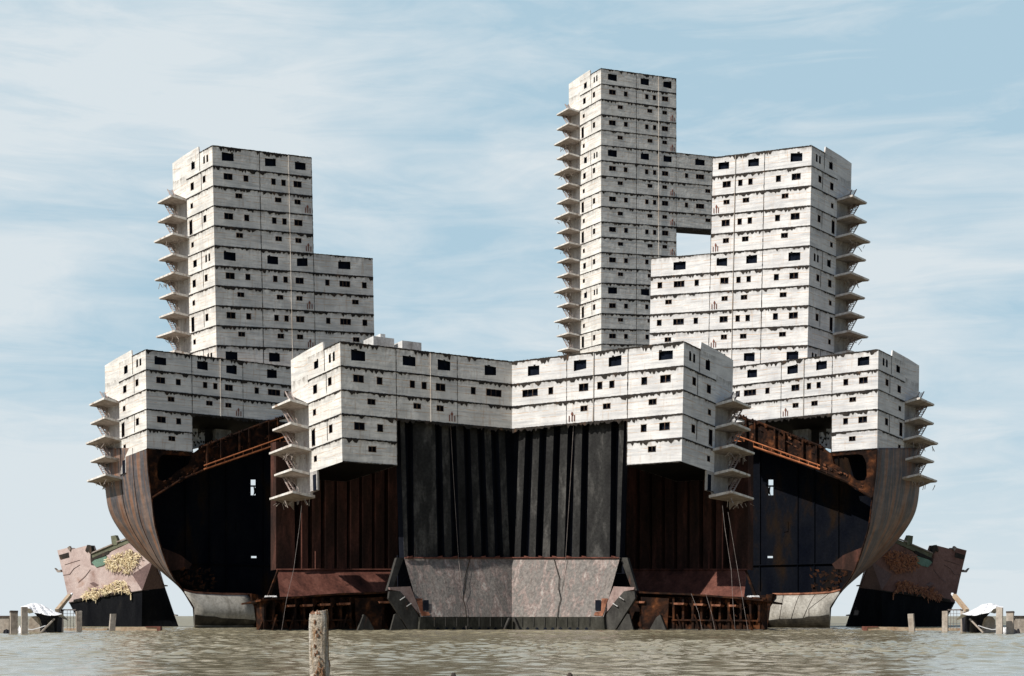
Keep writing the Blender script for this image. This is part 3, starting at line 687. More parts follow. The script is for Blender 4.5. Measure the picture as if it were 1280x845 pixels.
    for dy, r in ((0, .13), (-4.5, .10)):
        mb = MB(sg); mb.tube(fr.Q(255, 586.5 + dy, -.8), fr.Q(362, 550 + dy * 1.4, -.8), r, 5)
        for k in range(9):
            x = 258 + k * 11.5; y = 586.5 - (x - 255) * .341
            if dy == 0: mb.tube(fr.Q(x, y, -.8), fr.Q(x, y - 6, -.8), .06, 4)
        mb.build('orange_rail', mOrange, root)
    # torn bilge inside, lit rusty curl and hanging scraps
    mb = MB(sg)
    pts = [(199, 683), (212, 688), (226, 694), (240, 705), (236, 711), (222, 712), (214, 714), (206, 702)]
    fr.plate(mb, pts, 1.5, .15); mb.build('curled_plate', mBrown, root)
    mb = MB(sg)
    for k in range(46):
        x = rnd.uniform(221, 266); y = rnd.uniform(710, 722 + min(16, (x - 221))); s1 = rnd.uniform(2, 7)
        fr.plate(mb, [(x, y), (x + s1, y - rnd.uniform(-1, 3)), (x + s1 * rnd.uniform(.4, 1), y + rnd.uniform(1, 5)), (x - 1, y + rnd.uniform(.5, 3))], rnd.uniform(.2, 2.5), .1)
    tag(mb.build('torn_scrap', mGird, root), kind='stuff')
    # keel plate: curved, from the lip down and under
    mb = MB(sg)
    cols = [(229, 737.5), (236, 739.5), (243, 741), (260, 742), (280, 742.8), (300, 743), (314, 743.2)]
    n = 9
    def kp(i, t):
        x0, y0 = cols[i]; f = i / (len(cols) - 1)
        xe = 243 + (320.5 - 243) * f; x = x0 + (xe - x0) * (min(1, t / .42) ** 1.1 if i < 3 else t ** .8); ye = 787; y = y0 + (ye - y0) * t
        v = .1 - 1.5 * math.sin(t * math.pi * .75) + 1.2 * t ** 3
        return fr.Q(x, y, v)
    for i in range(len(cols) - 1):
        for k in range(n): mb.face([kp(i, k / n), kp(i + 1, k / n), kp(i + 1, (k + 1) / n), kp(i, (k + 1) / n)])
    kpo = mb.build('keel_plate', mKeel, root, smooth=True)
    bm = _b.new(); bm.from_mesh(kpo.data); _b.ops.remove_doubles(bm, verts=bm.verts, dist=.001); bm.to_mesh(kpo.data); bm.free()
    kpo.modifiers.new('thickness', 'SOLIDIFY').thickness = .1
    mb = MB(sg)
    for i in range(len(cols) - 1):
        for (ta, tb) in ((0, 1.0),):
            s4 = 6; ti = lambda q: .62 + .018 * q + .012 * math.sin(q * 2.3)
            for k in range(s4):
                o = fr.V * -.13; g = lambda q, m: ti(q) + (1 - ti(q)) * m / s4
                mb.face([kp(i, g(i, k)) + o, kp(i + 1, g(i + 1, k)) + o, kp(i + 1, g(i + 1, k + 1)) + o, kp(i, g(i, k + 1)) + o])
    mb.build('tide_band', mTide, root)
    mb = MB(sg)
    for i in range(len(cols) - 1):
        p = kp(i, 0); q = kp(i + 1, 0); mb.tube(p, q, .22, 5)
    mb.build('rusty_lip', mLipR, root)
    mb = MB(sg)
    for i in (2, 3, 4, 5):
        for k in range(n): mb.tube(kp(i, k / n) + fr.V * -.03, kp(i, (k + 1) / n) + fr.V * -.03, .035, 4)
    mb.build('keel_weld', mGird, root)
    mb = MB(sg); fr.plate(mb, [(314, 742), (322, 743), (327, 765), (329, 788), (321, 788), (318.5, 765)], -1.0, 4); mb.build('cut_end', mGird, root)
    mb = MB(sg); fr.plate(mb, [(241.5, 757), (252, 763), (262, 788), (243.5, 788)], 5.5, .2); mb.build('far_keel', mTide, root)
    # inner bottom floor behind keel, closes the hull towards the water
    mb = MB(sg); fr.plate(mb, [(262, 741), (372, 746), (372, 789), (262, 789)], 2.6, .2); mb.build('inner_bottom', mBrownD, root)
    # pale machinery glimpsed under the block
    mb = MB(sg)
    fr.plate(mb, [(241, 536), (247, 536), (247, 548), (252, 540), (256, 541), (256, 557), (241, 561)], 6, 2)
    fr.plate(mb, [(270, 536), (289, 538), (289, 550), (270, 553)], 7, 2)
    mb.build('pale_winch_house', mPale, root)
    mb = MB(sg); fr.plate(mb, [(256, 537), (270, 537), (270, 556), (256, 558)], 8, 2); 
    for k in range(14):
        x = rnd.uniform(242, 256); y = rnd.uniform(537, 556); fr.plate(mb, [(x, y), (x + 2, y + 1), (x + 1, y + 3)], 5.8, .3)
    mb.build('grey_winch_house', mGreyPl, root)
    # pillars that carry the outer block on the hull deck
    mb = MB(sg); fr.plate(mb, [(197, 560), (366, 520), (366, 560), (240, 562)], 11.5, .4) if False else None
    mb = MB(sg)
    for x in (300, 332): fr.box(mb, *(lambda u: (u, u + .6))(fr.inv(x, 540, 10)[0]), 10, 10.6, -DK * 5 - 3, -DK * 3)
    mb.build('pillar', mGird, root)
    return root
rear_hull(1, 'outer left rusty hull section, sunlit side plating and dark cut interior')
rear_hull(-1, 'outer right rusty hull section, shaded side plating and dark cut interior')

def front_hull(sg, label):
    fr = fF; rnd = random.Random(50 + sg)
    root = empty('hull_section', (fr.C.x * .5 * sg, 178, 0)); tag(root, label, 'ship hull', 'cut hull sections of the ship castle')
    # central corrugated bulkhead
    mb = MB(sg); fr.plate(mb, [(497, 520), (640.05, 529), (640.05, 700), (506, 699)], 1.9, .2); mb.build('recess_plating', mCorrD, root)  # near-black plate: shade between the ribs is in its colour
    for t0, t1, b0, b1 in ((500, 506, 505.5, 510), (516, 543.6, 518, 547), (552, 561, 556, 565), (570, 579, 575, 584), (587.5, 596, 593, 602), (605, 613, 611, 619), (622.5, 630.5, 629.5, 637)):
        n = 10; mb = MB(sg); fk = MB(sg); fl = MB(sg)
        for k in range(n):
            f0, f1 = k / n, (k + 1) / n; y0 = 524 + 173 * f0; y1 = 524 + 173 * f1
            wv = lambda f: .06 * math.sin(f * 9 + t0)
            q = lambda f, a, b: a + (b - a) * f + wv(f)
            L0, R0, L1, R1 = q(f0, t0, b0), q(f0, t1, b1), q(f1, t0, b0), q(f1, t1, b1)
            # trapezoid fold: flat face and two sloping flanks
            c = .6
            F0, F1, F2, F3 = fr.Q(L0, y0, .85), fr.Q(R0, y0, .85), fr.Q(R1, y1, .85), fr.Q(L1, y1, .85)
            mb.face([F0, F1, F2, F3]); V = fr.V * 1.05; Ux = fr.U * .10; e_ = fr.V * .06
            mb.face([F0, F0 + e_, F3 + e_, F3]); mb.face([F1, F1 + e_, F2 + e_, F2])
            fk.face([F0 + e_, F0 + V - Ux, F3 + V - Ux, F3 + e_]); fl.face([F1 + e_, F1 + V + Ux, F2 + V + Ux, F2 + e_])
        rb = mb.build('bulkhead_rib', mCorr, root); fk.build('groove_flank', mCorrD, rb); fl.build('groove_flank', mCorrD, rb)  # near-black flanks put the groove shade into the colour
    mb = MB(sg); mb.tube(fr.Q(563, 528, .5), fr.Q(567, 600, .5), .035, 4); mb.tube(fr.Q(567, 600, .5), fr.Q(573, 696, .45), .035, 4); mb.tube(fr.Q(573, 697, .4), fr.Q(583, 788, -1.6), .035, 4); mb.build('hanging_cable', mRope, root)
    mb = MB(sg); mb.tube(fr.Q(506, 697.3, .6), fr.Q(640, 697.3, .6), .10, 5)
    for x in (512, 549, 568, 586, 603, 621, 638):
        if x < 638: fr.plate(mb, [(x - 2.5, 697), (x + 4, 697), (x + 4, 694.5), (x - 1, 695.5)], .5, .8)
    mb.build('ledge', mStoolR, root)
    # lower stool sloping out to the foot
    T = [(505, 697), (640.03, 697)]; 
    n = 8; m_ = 12; mb = MB(sg)
    def sp(a, t):
        xl = 505 + (525.5 - 505) * t; x = xl + (640.03 - xl) * a; y = 697 + 74 * t
        bul = .12 * math.sin(a * 13) * math.sin(t * 3.1)
        return fr.Q(x, y, .8 - 2.3 * t + bul)
    for i in range(m_):
        for k in range(n): mb.face([sp(i / m_, k / n), sp((i + 1) / m_, k / n), sp((i + 1) / m_, (k + 1) / n), sp(i / m_, (k + 1) / n)])
    mb.build('lower_stool', mStool, root, smooth=False)
    mb = MB(sg)   # crack down the stool
    pts = [(588, 697), (585, 708), (581, 722), (582, 735), (579, 748), (582, 760), (583, 771)]
    pts = [(1280 - 0 - 0, 0)] and pts
    for (x0, y0), (x1, y1) in zip(pts, pts[1:]):
        f = lambda x, y: fr.Q(x, y, .8 - 2.3 * (y - 697) / 74 - .14)
        mb.face([f(x0 - .5, y0), f(x0 + .5, y0), f(x1 + .6, y1), f(x1 - .4, y1)])
    f = lambda x, y: fr.Q(x, y, .8 - 2.3 * (y - 697) / 74 - .10)
    mb.build('crack', mEdge, root)
    mb = MB(sg); mb.face([f(529, 750), f(536, 750), f(536, 763), f(529, 763)]); mb.build('cut_opening', mCorrD, root)
    mb = MB(sg)   # rusty patch beside the small opening
    pp = [(520, 748), (528, 748), (528.6, 764), (536, 765), (538, 769), (527, 770), (524, 762)]
    mb.face([f(x, y) for x, y in pp]); mb.build('rust_patch', mLipR, root)
    mb = MB(sg)
    fr.plate(mb, [(525.5, 771), (640.03, 771), (640.03, 789), (524, 790)], -1.5, .5); mb.build('footing_strip', mStrip, root)
    mb = MB(sg)
    for k in range(9):
        x = 548 + k * 10.3 + rnd.uniform(-1, 1); fr.plate(mb, [(x - 2, 789.5), (x - 1.8, 785.5), (x, 784), (x + 1.8, 785.5), (x + 2, 789.5)], -1.56, .05)
    mb.build('limber_hole', mVoid, root)
    mb = MB(sg)
    for k in range(7):
        x = 543 + k * 14; fr.plate(mb, [(x, 772), (x + .8, 772), (x + .8, 783), (x, 783)], -1.62, .1)
    fr.plate(mb, [(637, 772), (639.5, 772), (631.5, 789), (630, 789)], -2.0, .4)
    mb.build('footing_rib', mGreyPl, root)
    # side bracket with its triangular opening and the slanting foot
    mb = MB(sg)
    fr.plate(mb, [(496, 697), (505, 697), (490, 738), (484, 738)], 1.2, .5)
    fr.plate(mb, [(505, 697), (508, 707), (494, 740), (490, 738)], 4.0, .3)
    mb.build('bracket', mGreyPl, root)
    mb = MB(sg); fr.plate(mb, [(487, 734), (513, 733), (519, 748), (527, 770), (520, 763), (508, 748), (499, 739), (488, 737)], -1.0, .4); mb.build('pink_gusset', mPink, root)
    mb = MB(sg); fr.plate(mb, [(487, 739), (500, 739), (509, 749), (524, 771), (524, 789), (512, 789), (499, 768), (486, 748)], -1.1, .4)
    mb.build('slanting_foot', mGreyPl, root)
    mb = MB(sg)
    for x, y in ((500, 750), (508, 758)):
        mt = MB(sg); mt.tube(fr.Q(x, y, -1.3), fr.Q(x + 6, y - 4, -1.4), .07, 4); mt.build('lug', mPale, root)
    fr.plate(mb, [(493.5, 768), (496, 767), (510, 789), (488, 789)], -1.0, .3); mb.build('foot_stiffener', mGreyPl, root)
    mb = MB(sg); fr.plate(mb, [(497, 694), (512, 694), (531, 790), (498, 790)], 2.6, .2); mb.build('side_web', mCorrD, root)
    # set-back brown corrugated bulkhead
    vb = 15.0
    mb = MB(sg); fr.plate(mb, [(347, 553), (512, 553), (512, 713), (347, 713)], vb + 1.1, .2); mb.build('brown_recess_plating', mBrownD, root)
    mb = MB(sg)
    for a, b in ((345, 368.5), (377, 385), (391, 401), (406.5, 418), (422, 433.5), (438, 449), (453.5, 465), (469, 480.5), (486, 497)):
        F0, F1, F2, F3 = fr.Q(a, 552, vb), fr.Q(b, 552, vb), fr.Q(b, 712, vb), fr.Q(a, 712, vb)
        V = fr.V * 1.1; Ux = fr.U * .2
        mb.face([F0, F1, F2, F3]); mb.face([F0, F0 + V - Ux, F3 + V - Ux, F3]); mb.face([F1, F1 + V + Ux, F2 + V + Ux, F2])
    mb.build('brown_corrugated_bulkhead', mBrown, root)
    mb = MB(sg)
    def s2(a, t):
        x0 = 346 + 4 * t; x = x0 + (512 - x0) * a; y = 712 + (34 - 5 * a) * t; return fr.Q(x, y, vb - 2.6 * t)
    for i in range(10):
        for k in range(3): mb.face([s2(i / 10, k / 3), s2((i + 1) / 10, k / 3), s2((i + 1) / 10, (k + 1) / 3), s2(i / 10, (k + 1) / 3)])
    mb.build('rear_stool', mStoolR, root)
    mb = MB(sg); mb.tube(fr.Q(346, 712, vb - .15), fr.Q(503, 712, vb - .15), .12, 5)
    for x in (377, 394): mb.tube(fr.Q(x, 711, vb - .4), fr.Q(x, 711 - (70 if x == 377 else 22), vb - .4), .10, 4)
    mb.build('rear_ledge', mStoolR, root)
    # double bottom: top plate, floors with brackets, longitudinals, back plate
    mb = MB(sg)
    tp = [(326, 749), (345, 747.5), (370, 745.5), (400, 743), (423, 741.5), (450, 740.5), (478, 739.5), (497, 738.5)]
    prev = None
    for (x0, y0), (x1, y1) in zip(tp, tp[1:]):
        y0 += rnd.uniform(-.4, .4)
        A = [fr.Q(x0, y0, -.3), fr.Q(x1, y1, -.3), fr.Q(x1, y1 + 2.2, -.3), fr.Q(x0, y0 + 2.2, -.3)]
        mb.prism(A, [p + fr.V * 5.3 for p in A])
    A = [fr.Q(x, y, 5.3) for x, y in ((392, 746), (500, 742), (500, 744), (392, 748))]; mb.prism(A, [p + fr.V * 7.2 for p in A])
    mb.build('tank_top', mGird, root)
    mb = MB(sg); fr.plate(mb, [(326, 749), (502, 740), (502, 790), (326, 790)], 2.2, .2); mb.build('tank_back_plate', mGird, root)
    for x in (330, 341, 353, 368, 379, 390, 402, 413, 425, 437, 478):
        mb = MB(sg); w = 2.6
        fr.plate(mb, [(x, 747), (x + w, 747), (x + w, 789), (x, 789)], .2, 2.0)
        fr.plate(mb, [(x - 8, 747), (x + w + 8, 746), (x + w, 760), (x, 760)], .6, .15)
        fr.plate(mb, [(x, 772), (x + w, 772), (x + 9, 789), (x - 7, 789)], .4, .15)
        mb.build('floor_web', mGird, root)
    for a, b, y in ((360, 369, 756), (379, 391, 755.5), (401, 413, 754.5), (425, 438, 753.5), (474, 489, 751.5)):
        mb = MB(sg); fr.plate(mb, [(a, y), (b, y - .3), (b, y + 2.2), (a + 1, y + 2.4)], -.5, 1.0); mb.build('longitudinal', mLipR, root)
    mb = MB(sg)
    mb.tube(fr.Q(330, 776, .1), fr.Q(440, 775, .1), .12, 4)
    for x in (340, 362, 384, 406, 428): mb.tube(fr.Q(x, 788, 0), fr.Q(x + 6, 768, 0), .12, 4)
    for k in range(40):
        x = rnd.uniform(332, 440); y = rnd.uniform(752, 786); mb.tube(fr.Q(x, y, rnd.uniform(.2, 2)), fr.Q(x + rnd.uniform(-7, 7), y + rnd.uniform(-6, 6), rnd.uniform(.2, 2)), .07, 4)
    mb.build('cross_strut', mGird, root)
    mb = MB(sg); fr.plate(mb, [(444, 748), (479, 746), (477, 788), (446, 788)], -.2, .2); mb.build('hanging_plate', mGird, root)
    mb = MB(sg); fr.plate(mb, [(455, 768), (460, 772), (469, 789), (447, 789)], -.7, .4); mb.build('foot_plate', mGreyPl, root)
    mb = MB(sg); fr.plate(mb, [(326, 786.5), (500, 786), (500, 790), (326, 791)], .1, 5); mb.build('bottom_plate', mTide, root)
    mb = MB(sg)
    for k in range(5):
        x = 332 + k * 2.6 + rnd.uniform(0, 2); y = 747.5; p = fr.Q(x, y, 1 + rnd.random() * 2)
        mb.prism([p + Vector(q) for q in ((-.3, -.2, 0), (.3, -.2, 0), (.15, -.1, .3), (-.2, -.1, .2))], [p + Vector(q) for q in ((-.3, .2, 0), (.3, .2, 0), (.15, .1, .2), (-.2, .1, .3))])
    tag(mb.build('loose_rubble', mPale, root), kind='stuff')
    mb = MB(sg); fr.plate(mb, [(347, 713), (349, 713), (338, 747), (334, 747)], 12, .3); mb.build('raking_strut', mGird, root)
    # slack cables from the lowest balcony to the water
    for pts in (([(377, 632, 4), (374, 660, 4), (367, 712, 2), (358, 750, -.6), (352, 788, -.9)],) if sg > 0 else
                ([(377, 632, 4), (374, 660, 4), (366, 712, 2), (364, 752, -.6), (361, 789, -.9)], [(370, 640, 4), (360, 700, 4), (352, 748, -.6), (345, 789, -.9)], [(398, 742, -.6), (391, 765, -.9), (386, 789, -1)], [(416, 742, -.6), (407, 765, -.8), (402, 789, -1)])):
        mb = MB(sg)
        for a, b in zip(pts, pts[1:]): mb.tube(fr.Q(*a), fr.Q(*b), .022, 4)
        mb.build('slack_cable', mRope, root)
    # deck that ties cabin block to the bulkheads, out of sight above
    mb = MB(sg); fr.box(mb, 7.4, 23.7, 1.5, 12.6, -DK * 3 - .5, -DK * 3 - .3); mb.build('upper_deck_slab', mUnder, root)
    return root
front_hull(1, 'central hull section left of the middle seam, shaded grey ribs above a pinkish sloping foot')
front_hull(-1, 'central hull section right of the middle seam, sunlit grey ribs above a pinkish sloping foot')

# ------------------------------------------------------------------ tilted wrecks beside the hulls
def wreck(sg, label):
    rnd = random.Random(90 + sg)
    C = S(150, 784, 236); fr = Fr(C, (.85, -.50, 0), (.5, .85, 0), (0, 0, 1))
    root = empty('wreck_section', (C.x * sg, C.y, 0)); tag(root, label, 'shipwreck', 'tilted wreck sections beside the hulls')
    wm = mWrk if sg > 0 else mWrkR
    mb = MB(sg)
    fr.plate(mb, [(71.6, 688), (85, 684.5), (87, 687.5), (110, 681.5), (113, 690), (113, 700), (114, 706.5), (122, 708.5), (133, 703), (133, 694), (140, 689), (161, 679), (176, 689), (191, 701), (165, 718), (177.7, 738), (163, 741), (126, 746), (101.4, 750), (86.5, 753.6), (80, 723)], 0, 1.5)
    mb.build('upper_plating', wm, root)
    mb = MB(sg)
    a = [fr.Q(165, 718, 0), fr.Q(191, 701, 0), fr.Q(198, 711, 5), fr.Q(205, 735, 5), fr.Q(177.7, 738, 0)]; mb.prism(a, [p + fr.V * .3 for p in a])
    mb.build('bow_facet', mWrkD, root)  # facet turned away from the sun; its shade is in the colour
    mb = MB(sg)
    a = [fr.Q(86.5, 753.6, 0), fr.Q(101.4, 750, 0), fr.Q(126, 746, 0), fr.Q(163, 741, 0), fr.Q(177.7, 738, 0), fr.Q(177, 790, 0), fr.Q(100, 790, 0), fr.Q(96, 772, 0)]
    mb.prism(a, [p + fr.V * 1.5 for p in a])
    tl, tr, br, bl = fr.Q(177.7, 738, 0), fr.Q(205, 735, 5), fr.Q(223.5, 789, 5), fr.Q(177, 790, 0); n = 6
    bi = lambda i, j: tl.lerp(tr, i / n).lerp(bl.lerp(br, i / n), j / n)
    for i in range(n):
        for j in range(n):
            a = [bi(i, j), bi(i + 1, j), bi(i + 1, j + 1), bi(i, j + 1)]; mb.face(a); mb.face([p + fr.V * .3 for p in a])
    for j in range(n): mb.face([bi(n, j), bi(n, j + 1), bi(n, j + 1) + fr.V * .3, bi(n, j) + fr.V * .3])
    mb.face([tl, tr, tr + fr.V * .3, tl + fr.V * .3])
    mb.build('lower_hull', mBlk, root)
    mb = MB(sg)
    mb.tube(fr.Q(86.5, 753.6, -.08), fr.Q(126, 746.3, -.08), .12, 4); mb.tube(fr.Q(126, 746.3, -.08), fr.Q(177.7, 738.3, -.08), .1, 4); mb.build('chine_bar', mEdge, root)
    mb = MB(sg); fr.plate(mb, [(73.5, 694), (85.5, 690.5), (86.5, 696.5), (75.5, 699.5)], -.06, .1); mb.build('dark_breach', mEdge, root)
    mb = MB(sg); fr.plate(mb, [(114, 698), (135, 688.5), (136.5, 692), (130, 695), (118, 699.5), (114, 703)], -.08, .5); mb.build('dark_breach', mEdge, root)
    mb = MB(sg); fr.plate(mb, [(109, 681), (114, 682.5), (115, 690), (112, 692), (110, 688), (107.5, 690), (106.5, 688)], -.2, .6); mb.build('dark_breach', mEdge, root)
    mb = MB(sg); fr.plate(mb, [(127, 737), (131, 735.5), (135, 736.5), (137, 741), (135, 746), (128, 746)], -.3, .5); mb.build('dark_breach', mEdge, root)
    mb = MB(sg); fr.plate(mb, [(139, 742.5), (155, 738.5), (155.5, 742), (140, 744.5)], -.2, .5); mb.build('dark_breach', mEdge, root)
    mb = MB(sg); fr.plate(mb, [(92, 749.5), (101, 747.5), (101.5, 750.2), (91.5, 752)], -.25, .5); mb.build('dark_breach', mEdge, root)
    mb = MB(sg); fr.plate(mb, [(114.5, 703), (118, 700), (133, 695), (134, 703), (128, 707), (120, 709)], -.15, .4); mb.build('green_panel', mGreen, root)
    mb = MB(sg)
    fr.plate(mb, [(114, 692.5), (141, 681), (161, 673), (163, 678), (150, 683), (136, 689.5), (116, 698)], .1, .6)
    fr.plate(mb, [(138.5, 670), (144, 669), (147.5, 677), (146, 681), (140, 682)], .0, .6)
    mb.build('bulwark', mOlive, root)
    mb = MB(sg)
    for (x0, y0), (x1, y1) in (((114, 691.5), (141, 680)), ((146, 677.5), (161, 672))): mb.tube(fr.Q(x0, y0, -.05), fr.Q(x1, y1, -.05), .13, 4)
    fr.plate(mb, [(84, 684.5), (86.5, 682.5), (88, 686), (87, 689)], -.2, .4)
    fr.plate(mb, [(69, 712), (72, 713.5), (75.5, 712), (76, 715), (71.5, 715.5), (68, 710)], -.3, .4)
    for x, y in ((204.5, 732), (217.5, 769)): fr.plate(mb, [(x, y - 1), (x + 3, y - .5), (x + 3, y + .8), (x, y + 1)], 4.6, .4)
    tag(mb.build('bent_fitting', mBrk, root), kind='stuff')
    mb = MB(sg); fr.plate(mb, [(112, 729), (117, 727.5), (123, 731), (118, 733.5)], -.06, .1)
    for pts in ([(79, 719), (87, 718), (92, 711), (100, 706)], [(81, 706), (90, 703), (100, 700)], [(113, 712), (107, 720), (98, 728)]):
        for a, b in zip(pts, pts[1:]): mb.tube(fr.Q(*a, -.03), fr.Q(*b, -.03), .06, 3)
    mb.build('scar', mWrkD, root)
    # hanging dry growth: two heaps of short strands
    def inpoly(x, y, P):
        c = False; j = len(P) - 1
        for i in range(len(P)):
            if (P[i][1] > y) != (P[j][1] > y) and x < (P[j][0] - P[i][0]) * (y - P[i][1]) / (P[j][1] - P[i][1]) + P[i][0]: c = not c
            j = i
        return c
    heaps = [[(133, 697), (147, 691), (165, 686), (176, 692), (173, 700), (168, 707), (160, 717), (152, 714), (140, 713), (131, 709)],
             [(128, 733), (146, 725), (158, 727), (160, 737), (165, 742), (150, 739), (140, 740), (125, 745), (118, 748), (103, 750), (102, 744), (112, 735)]]
    for H, n in zip(heaps, (420, 380)):
        mb = MB(sg); xs = [p[0] for p in H]; ys = [p[1] for p in H]; k = 0
        cx = sum(xs) / len(xs); cy = sum(ys) / len(ys)
        while k < n:
            x = rnd.uniform(min(xs), max(xs)); y = rnd.uniform(min(ys), max(ys))
            if not inpoly(x, y, H): continue
            k += 1; th = rnd.gauss(1.9, .9); l = rnd.uniform(1.0, 5.0); d = -.12 - rnd.random() * .35
            p = fr.Q(x, y, d); q = fr.Q(x + math.cos(th) * l, y + math.sin(th) * l, d - rnd.uniform(-.1, .25)); mb.tube(p, q, rnd.uniform(.06, .13), 3, .04)
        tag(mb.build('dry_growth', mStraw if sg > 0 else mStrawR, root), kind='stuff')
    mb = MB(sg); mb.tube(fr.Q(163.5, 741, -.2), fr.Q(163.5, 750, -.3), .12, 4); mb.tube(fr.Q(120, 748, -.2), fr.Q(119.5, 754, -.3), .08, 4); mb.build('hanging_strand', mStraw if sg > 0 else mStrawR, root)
    return root
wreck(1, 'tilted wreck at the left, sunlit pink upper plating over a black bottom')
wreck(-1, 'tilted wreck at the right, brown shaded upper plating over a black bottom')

# ------------------------------------------------------------------ pier posts, walls, tarpaulins on both sides
def post(sg, x0, x1, yt, yb, label, lean=0, cap=False, group=None):
    Y = EYE * F / (yb - HOR); wd = (x1 - x0) / F * Y
    p = S((x0 + x1) / 2, yb, Y); h = (yb - yt) / F * Y
    root = empty('pier_post', (p.x * sg, p.y, -.0)); tag(root, label, 'post', group)
    c, s_ = math.cos(.45), math.sin(.45); k = wd / (c + s_ * 1.0)
    ring = [(-k / 2, -k / 2), (k / 2, -k / 2), (k / 2, k / 2), (-k / 2, k / 2)]
    ring = [(a * c - b * s_, a * s_ + b * c) for a, b in ring]
    rnd = random.Random(int(x0 * 7) + (1 if sg > 0 else 0)); mb = MB(sg); n = 7; prev = None
    ln = lean / F * Y
    for i in range(n + 1):
        t = i / n; z = -.8 + (h + .8) * t
        cur = [Vector((p.x + a * (1 + rnd.uniform(-.03, .03)) + ln * t, p.y + b, z + (rnd.uniform(-.07, .05) if i == n else 0))) for a, b in ring]
        if prev:
            for j in range(4): mb.face([prev[j], prev[(j + 1) % 4], cur[(j + 1) % 4], cur[j]])
        prev = cur
    mb.face(prev); mb.build('shaft', mConc, root)
    if cap:
        mb = MB(sg); A = [q + Vector((0, 0, -.10)) for q in prev]; ctr = sum(prev, Vector()) / 4
        mb.prism([ctr + (q - ctr) * 1.07 + Vector((0, 0, -.1)) for q in prev], [ctr + (q - ctr) * 1.05 + Vector((0, 0, .06)) for q in prev]); mb.build('cap', mConcD, root)
for sg, sd_, far in ((1, 'left', 'left'), (-1, 'right', 'right')):
    g = 'concrete pier posts in the water'
    inn = 'wreck at the %s' % sd_
    post(sg, 11.5, 23, 764.5, 792.6, 'outermost short square post, near the %s edge of the picture' % sd_, cap=True, group=g)
    post(sg, 25.5, 35.5, 759, 792.8, 'tall square post under the outer end of the %s white tarpaulin' % sd_, group=g)
    post(sg, 71, 80, 762.5, 790.4, 'square post under the inner end of the %s white tarpaulin' % sd_, cap=True, group=g)
    post(sg, 94, 103, 763.5, 789.6, 'upright square post in front of the outer corner of the %s wreck' % sd_, group=g)
    post(sg, 134.5, 143.5, 767.5, 789.6, 'leaning square post in front of the middle of the %s wreck' % sd_, lean=2.5, group=g)
    rnd = random.Random(3 + sg)
    # low rough wall
    Y = 150
    root = empty('sea_wall', (S(6, 790, Y).x * sg, Y, 0)); tag(root, 'low crumbling concrete wall behind the outermost %s post' % sd_, 'wall', 'low sea walls')
    mb = MB(sg); xs = [-40 + k * 3 for k in range(18)]
    for x0, x1 in zip(xs, xs[1:]):
        t = 771.5 + rnd.uniform(-.4, .4); A = [S(x0, 794, Y), S(x1, 794, Y), S(x1, t, Y), S(x0, t, Y)]; mb.prism(A, [p + Vector((0, 1.4, 0)) for p in A])
    mb.build('wall_body', mConc, root)
    mb = MB(sg); A = [S(-40, 771.6, Y - .1), S(14, 771.6, Y - .1), S(14, 769.6, Y - .1), S(-40, 769.8, Y - .1)]; mb.prism(A, [p + Vector((0, 1.7, 0)) for p in A]); mb.build('coping', mConcD, root)
    # slabs beneath the tarpaulin
    root = empty('broken_slab', (S(43, 790, 148).x * sg, 148, 0)); tag(root, 'broken upright concrete slab under the %s tarpaulin' % sd_, 'slab', 'broken slabs')
    mb = MB(sg); A = [S(35, 793, 148), S(50, 793, 148), S(50, 782, 148), S(47, 773, 148), S(43, 770, 148), S(39, 771, 148), S(36, 775, 148)]; mb.prism(A, [p + Vector((0, .7, 0)) for p in A]); mb.build('slab_body', mConc, root)
    root = empty('black_sheet', (S(60, 788, 150).x * sg, 150, 0)); tag(root, 'black sheeting hanging under the %s white tarpaulin' % sd_, 'sheeting', 'black sheets')
    mb = MB(sg); A = [S(42, 765, 150), S(52, 766, 150), S(72, 768, 150), S(71, 790, 150), S(54, 791, 150), S(52, 782, 150), S(49, 776, 150), S(46, 770, 150)]; mb.prism(A, [p + Vector((0, 1.6, 0)) for p in A]); mb.build('sheet_body', mSheet, root)
    mb = MB(sg); A = [S(59, 776, 149.5), S(66, 773, 149.5), S(67, 791, 149.5), S(59, 791, 149.5)]; mb.prism(A, [p + Vector((0, .4, 0)) for p in A]); mb.build('backing_board', mGreyPl, root)
    # tarpaulin: draped sheet
    root = empty('tarpaulin', (S(52, 762, 146).x * sg, 147, S(52, 765, 146).z)); tag(root, 'crumpled white tarpaulin draped over posts at the %s edge' % sd_, 'tarpaulin', 'white tarpaulins')
    mb = MB(sg); nx, ny = 26, 8
    topc = [(26, 758), (33, 756.5), (39, 754), (45, 754), (52, 755.5), (60, 760), (68, 764), (77, 767)]
    botc = [(26, 760), (33, 759.5), (38, 761), (42, 765.5), (52, 767.5), (62, 769.8), (70, 769.2), (77.5, 767.8)]
    def ip(c, t):
        t *= len(c) - 1; i = min(int(t), len(c) - 2); f = t - i; return (c[i][0] * (1 - f) + c[i + 1][0] * f, c[i][1] * (1 - f) + c[i + 1][1] * f)
    G = {}
    for i in range(nx + 1):
        for j in range(ny + 1):
            a = ip(topc, i / nx); b = ip(botc, i / nx); f = j / ny
            x = a[0] + (b[0] - a[0]) * f; y = a[1] + (b[1] - a[1]) * f
            d = 147.8 - 2.2 * f + .22 * math.sin(i * 1.3 + j * .9) * math.sin(j * 1.7) 
            G[i, j] = S(x, y + .12 * math.sin(i * 1.1 + j), d)
    for i in range(nx):
        for j in range(ny): mb.face([G[i, j], G[i + 1, j], G[i + 1, j + 1], G[i, j + 1]])
        mb.face([G[i, 0], G[i + 1, 0], G[i + 1, 0] + Vector((0, 2.5, -.7)), G[i, 0] + Vector((0, 2.5, -.7))])
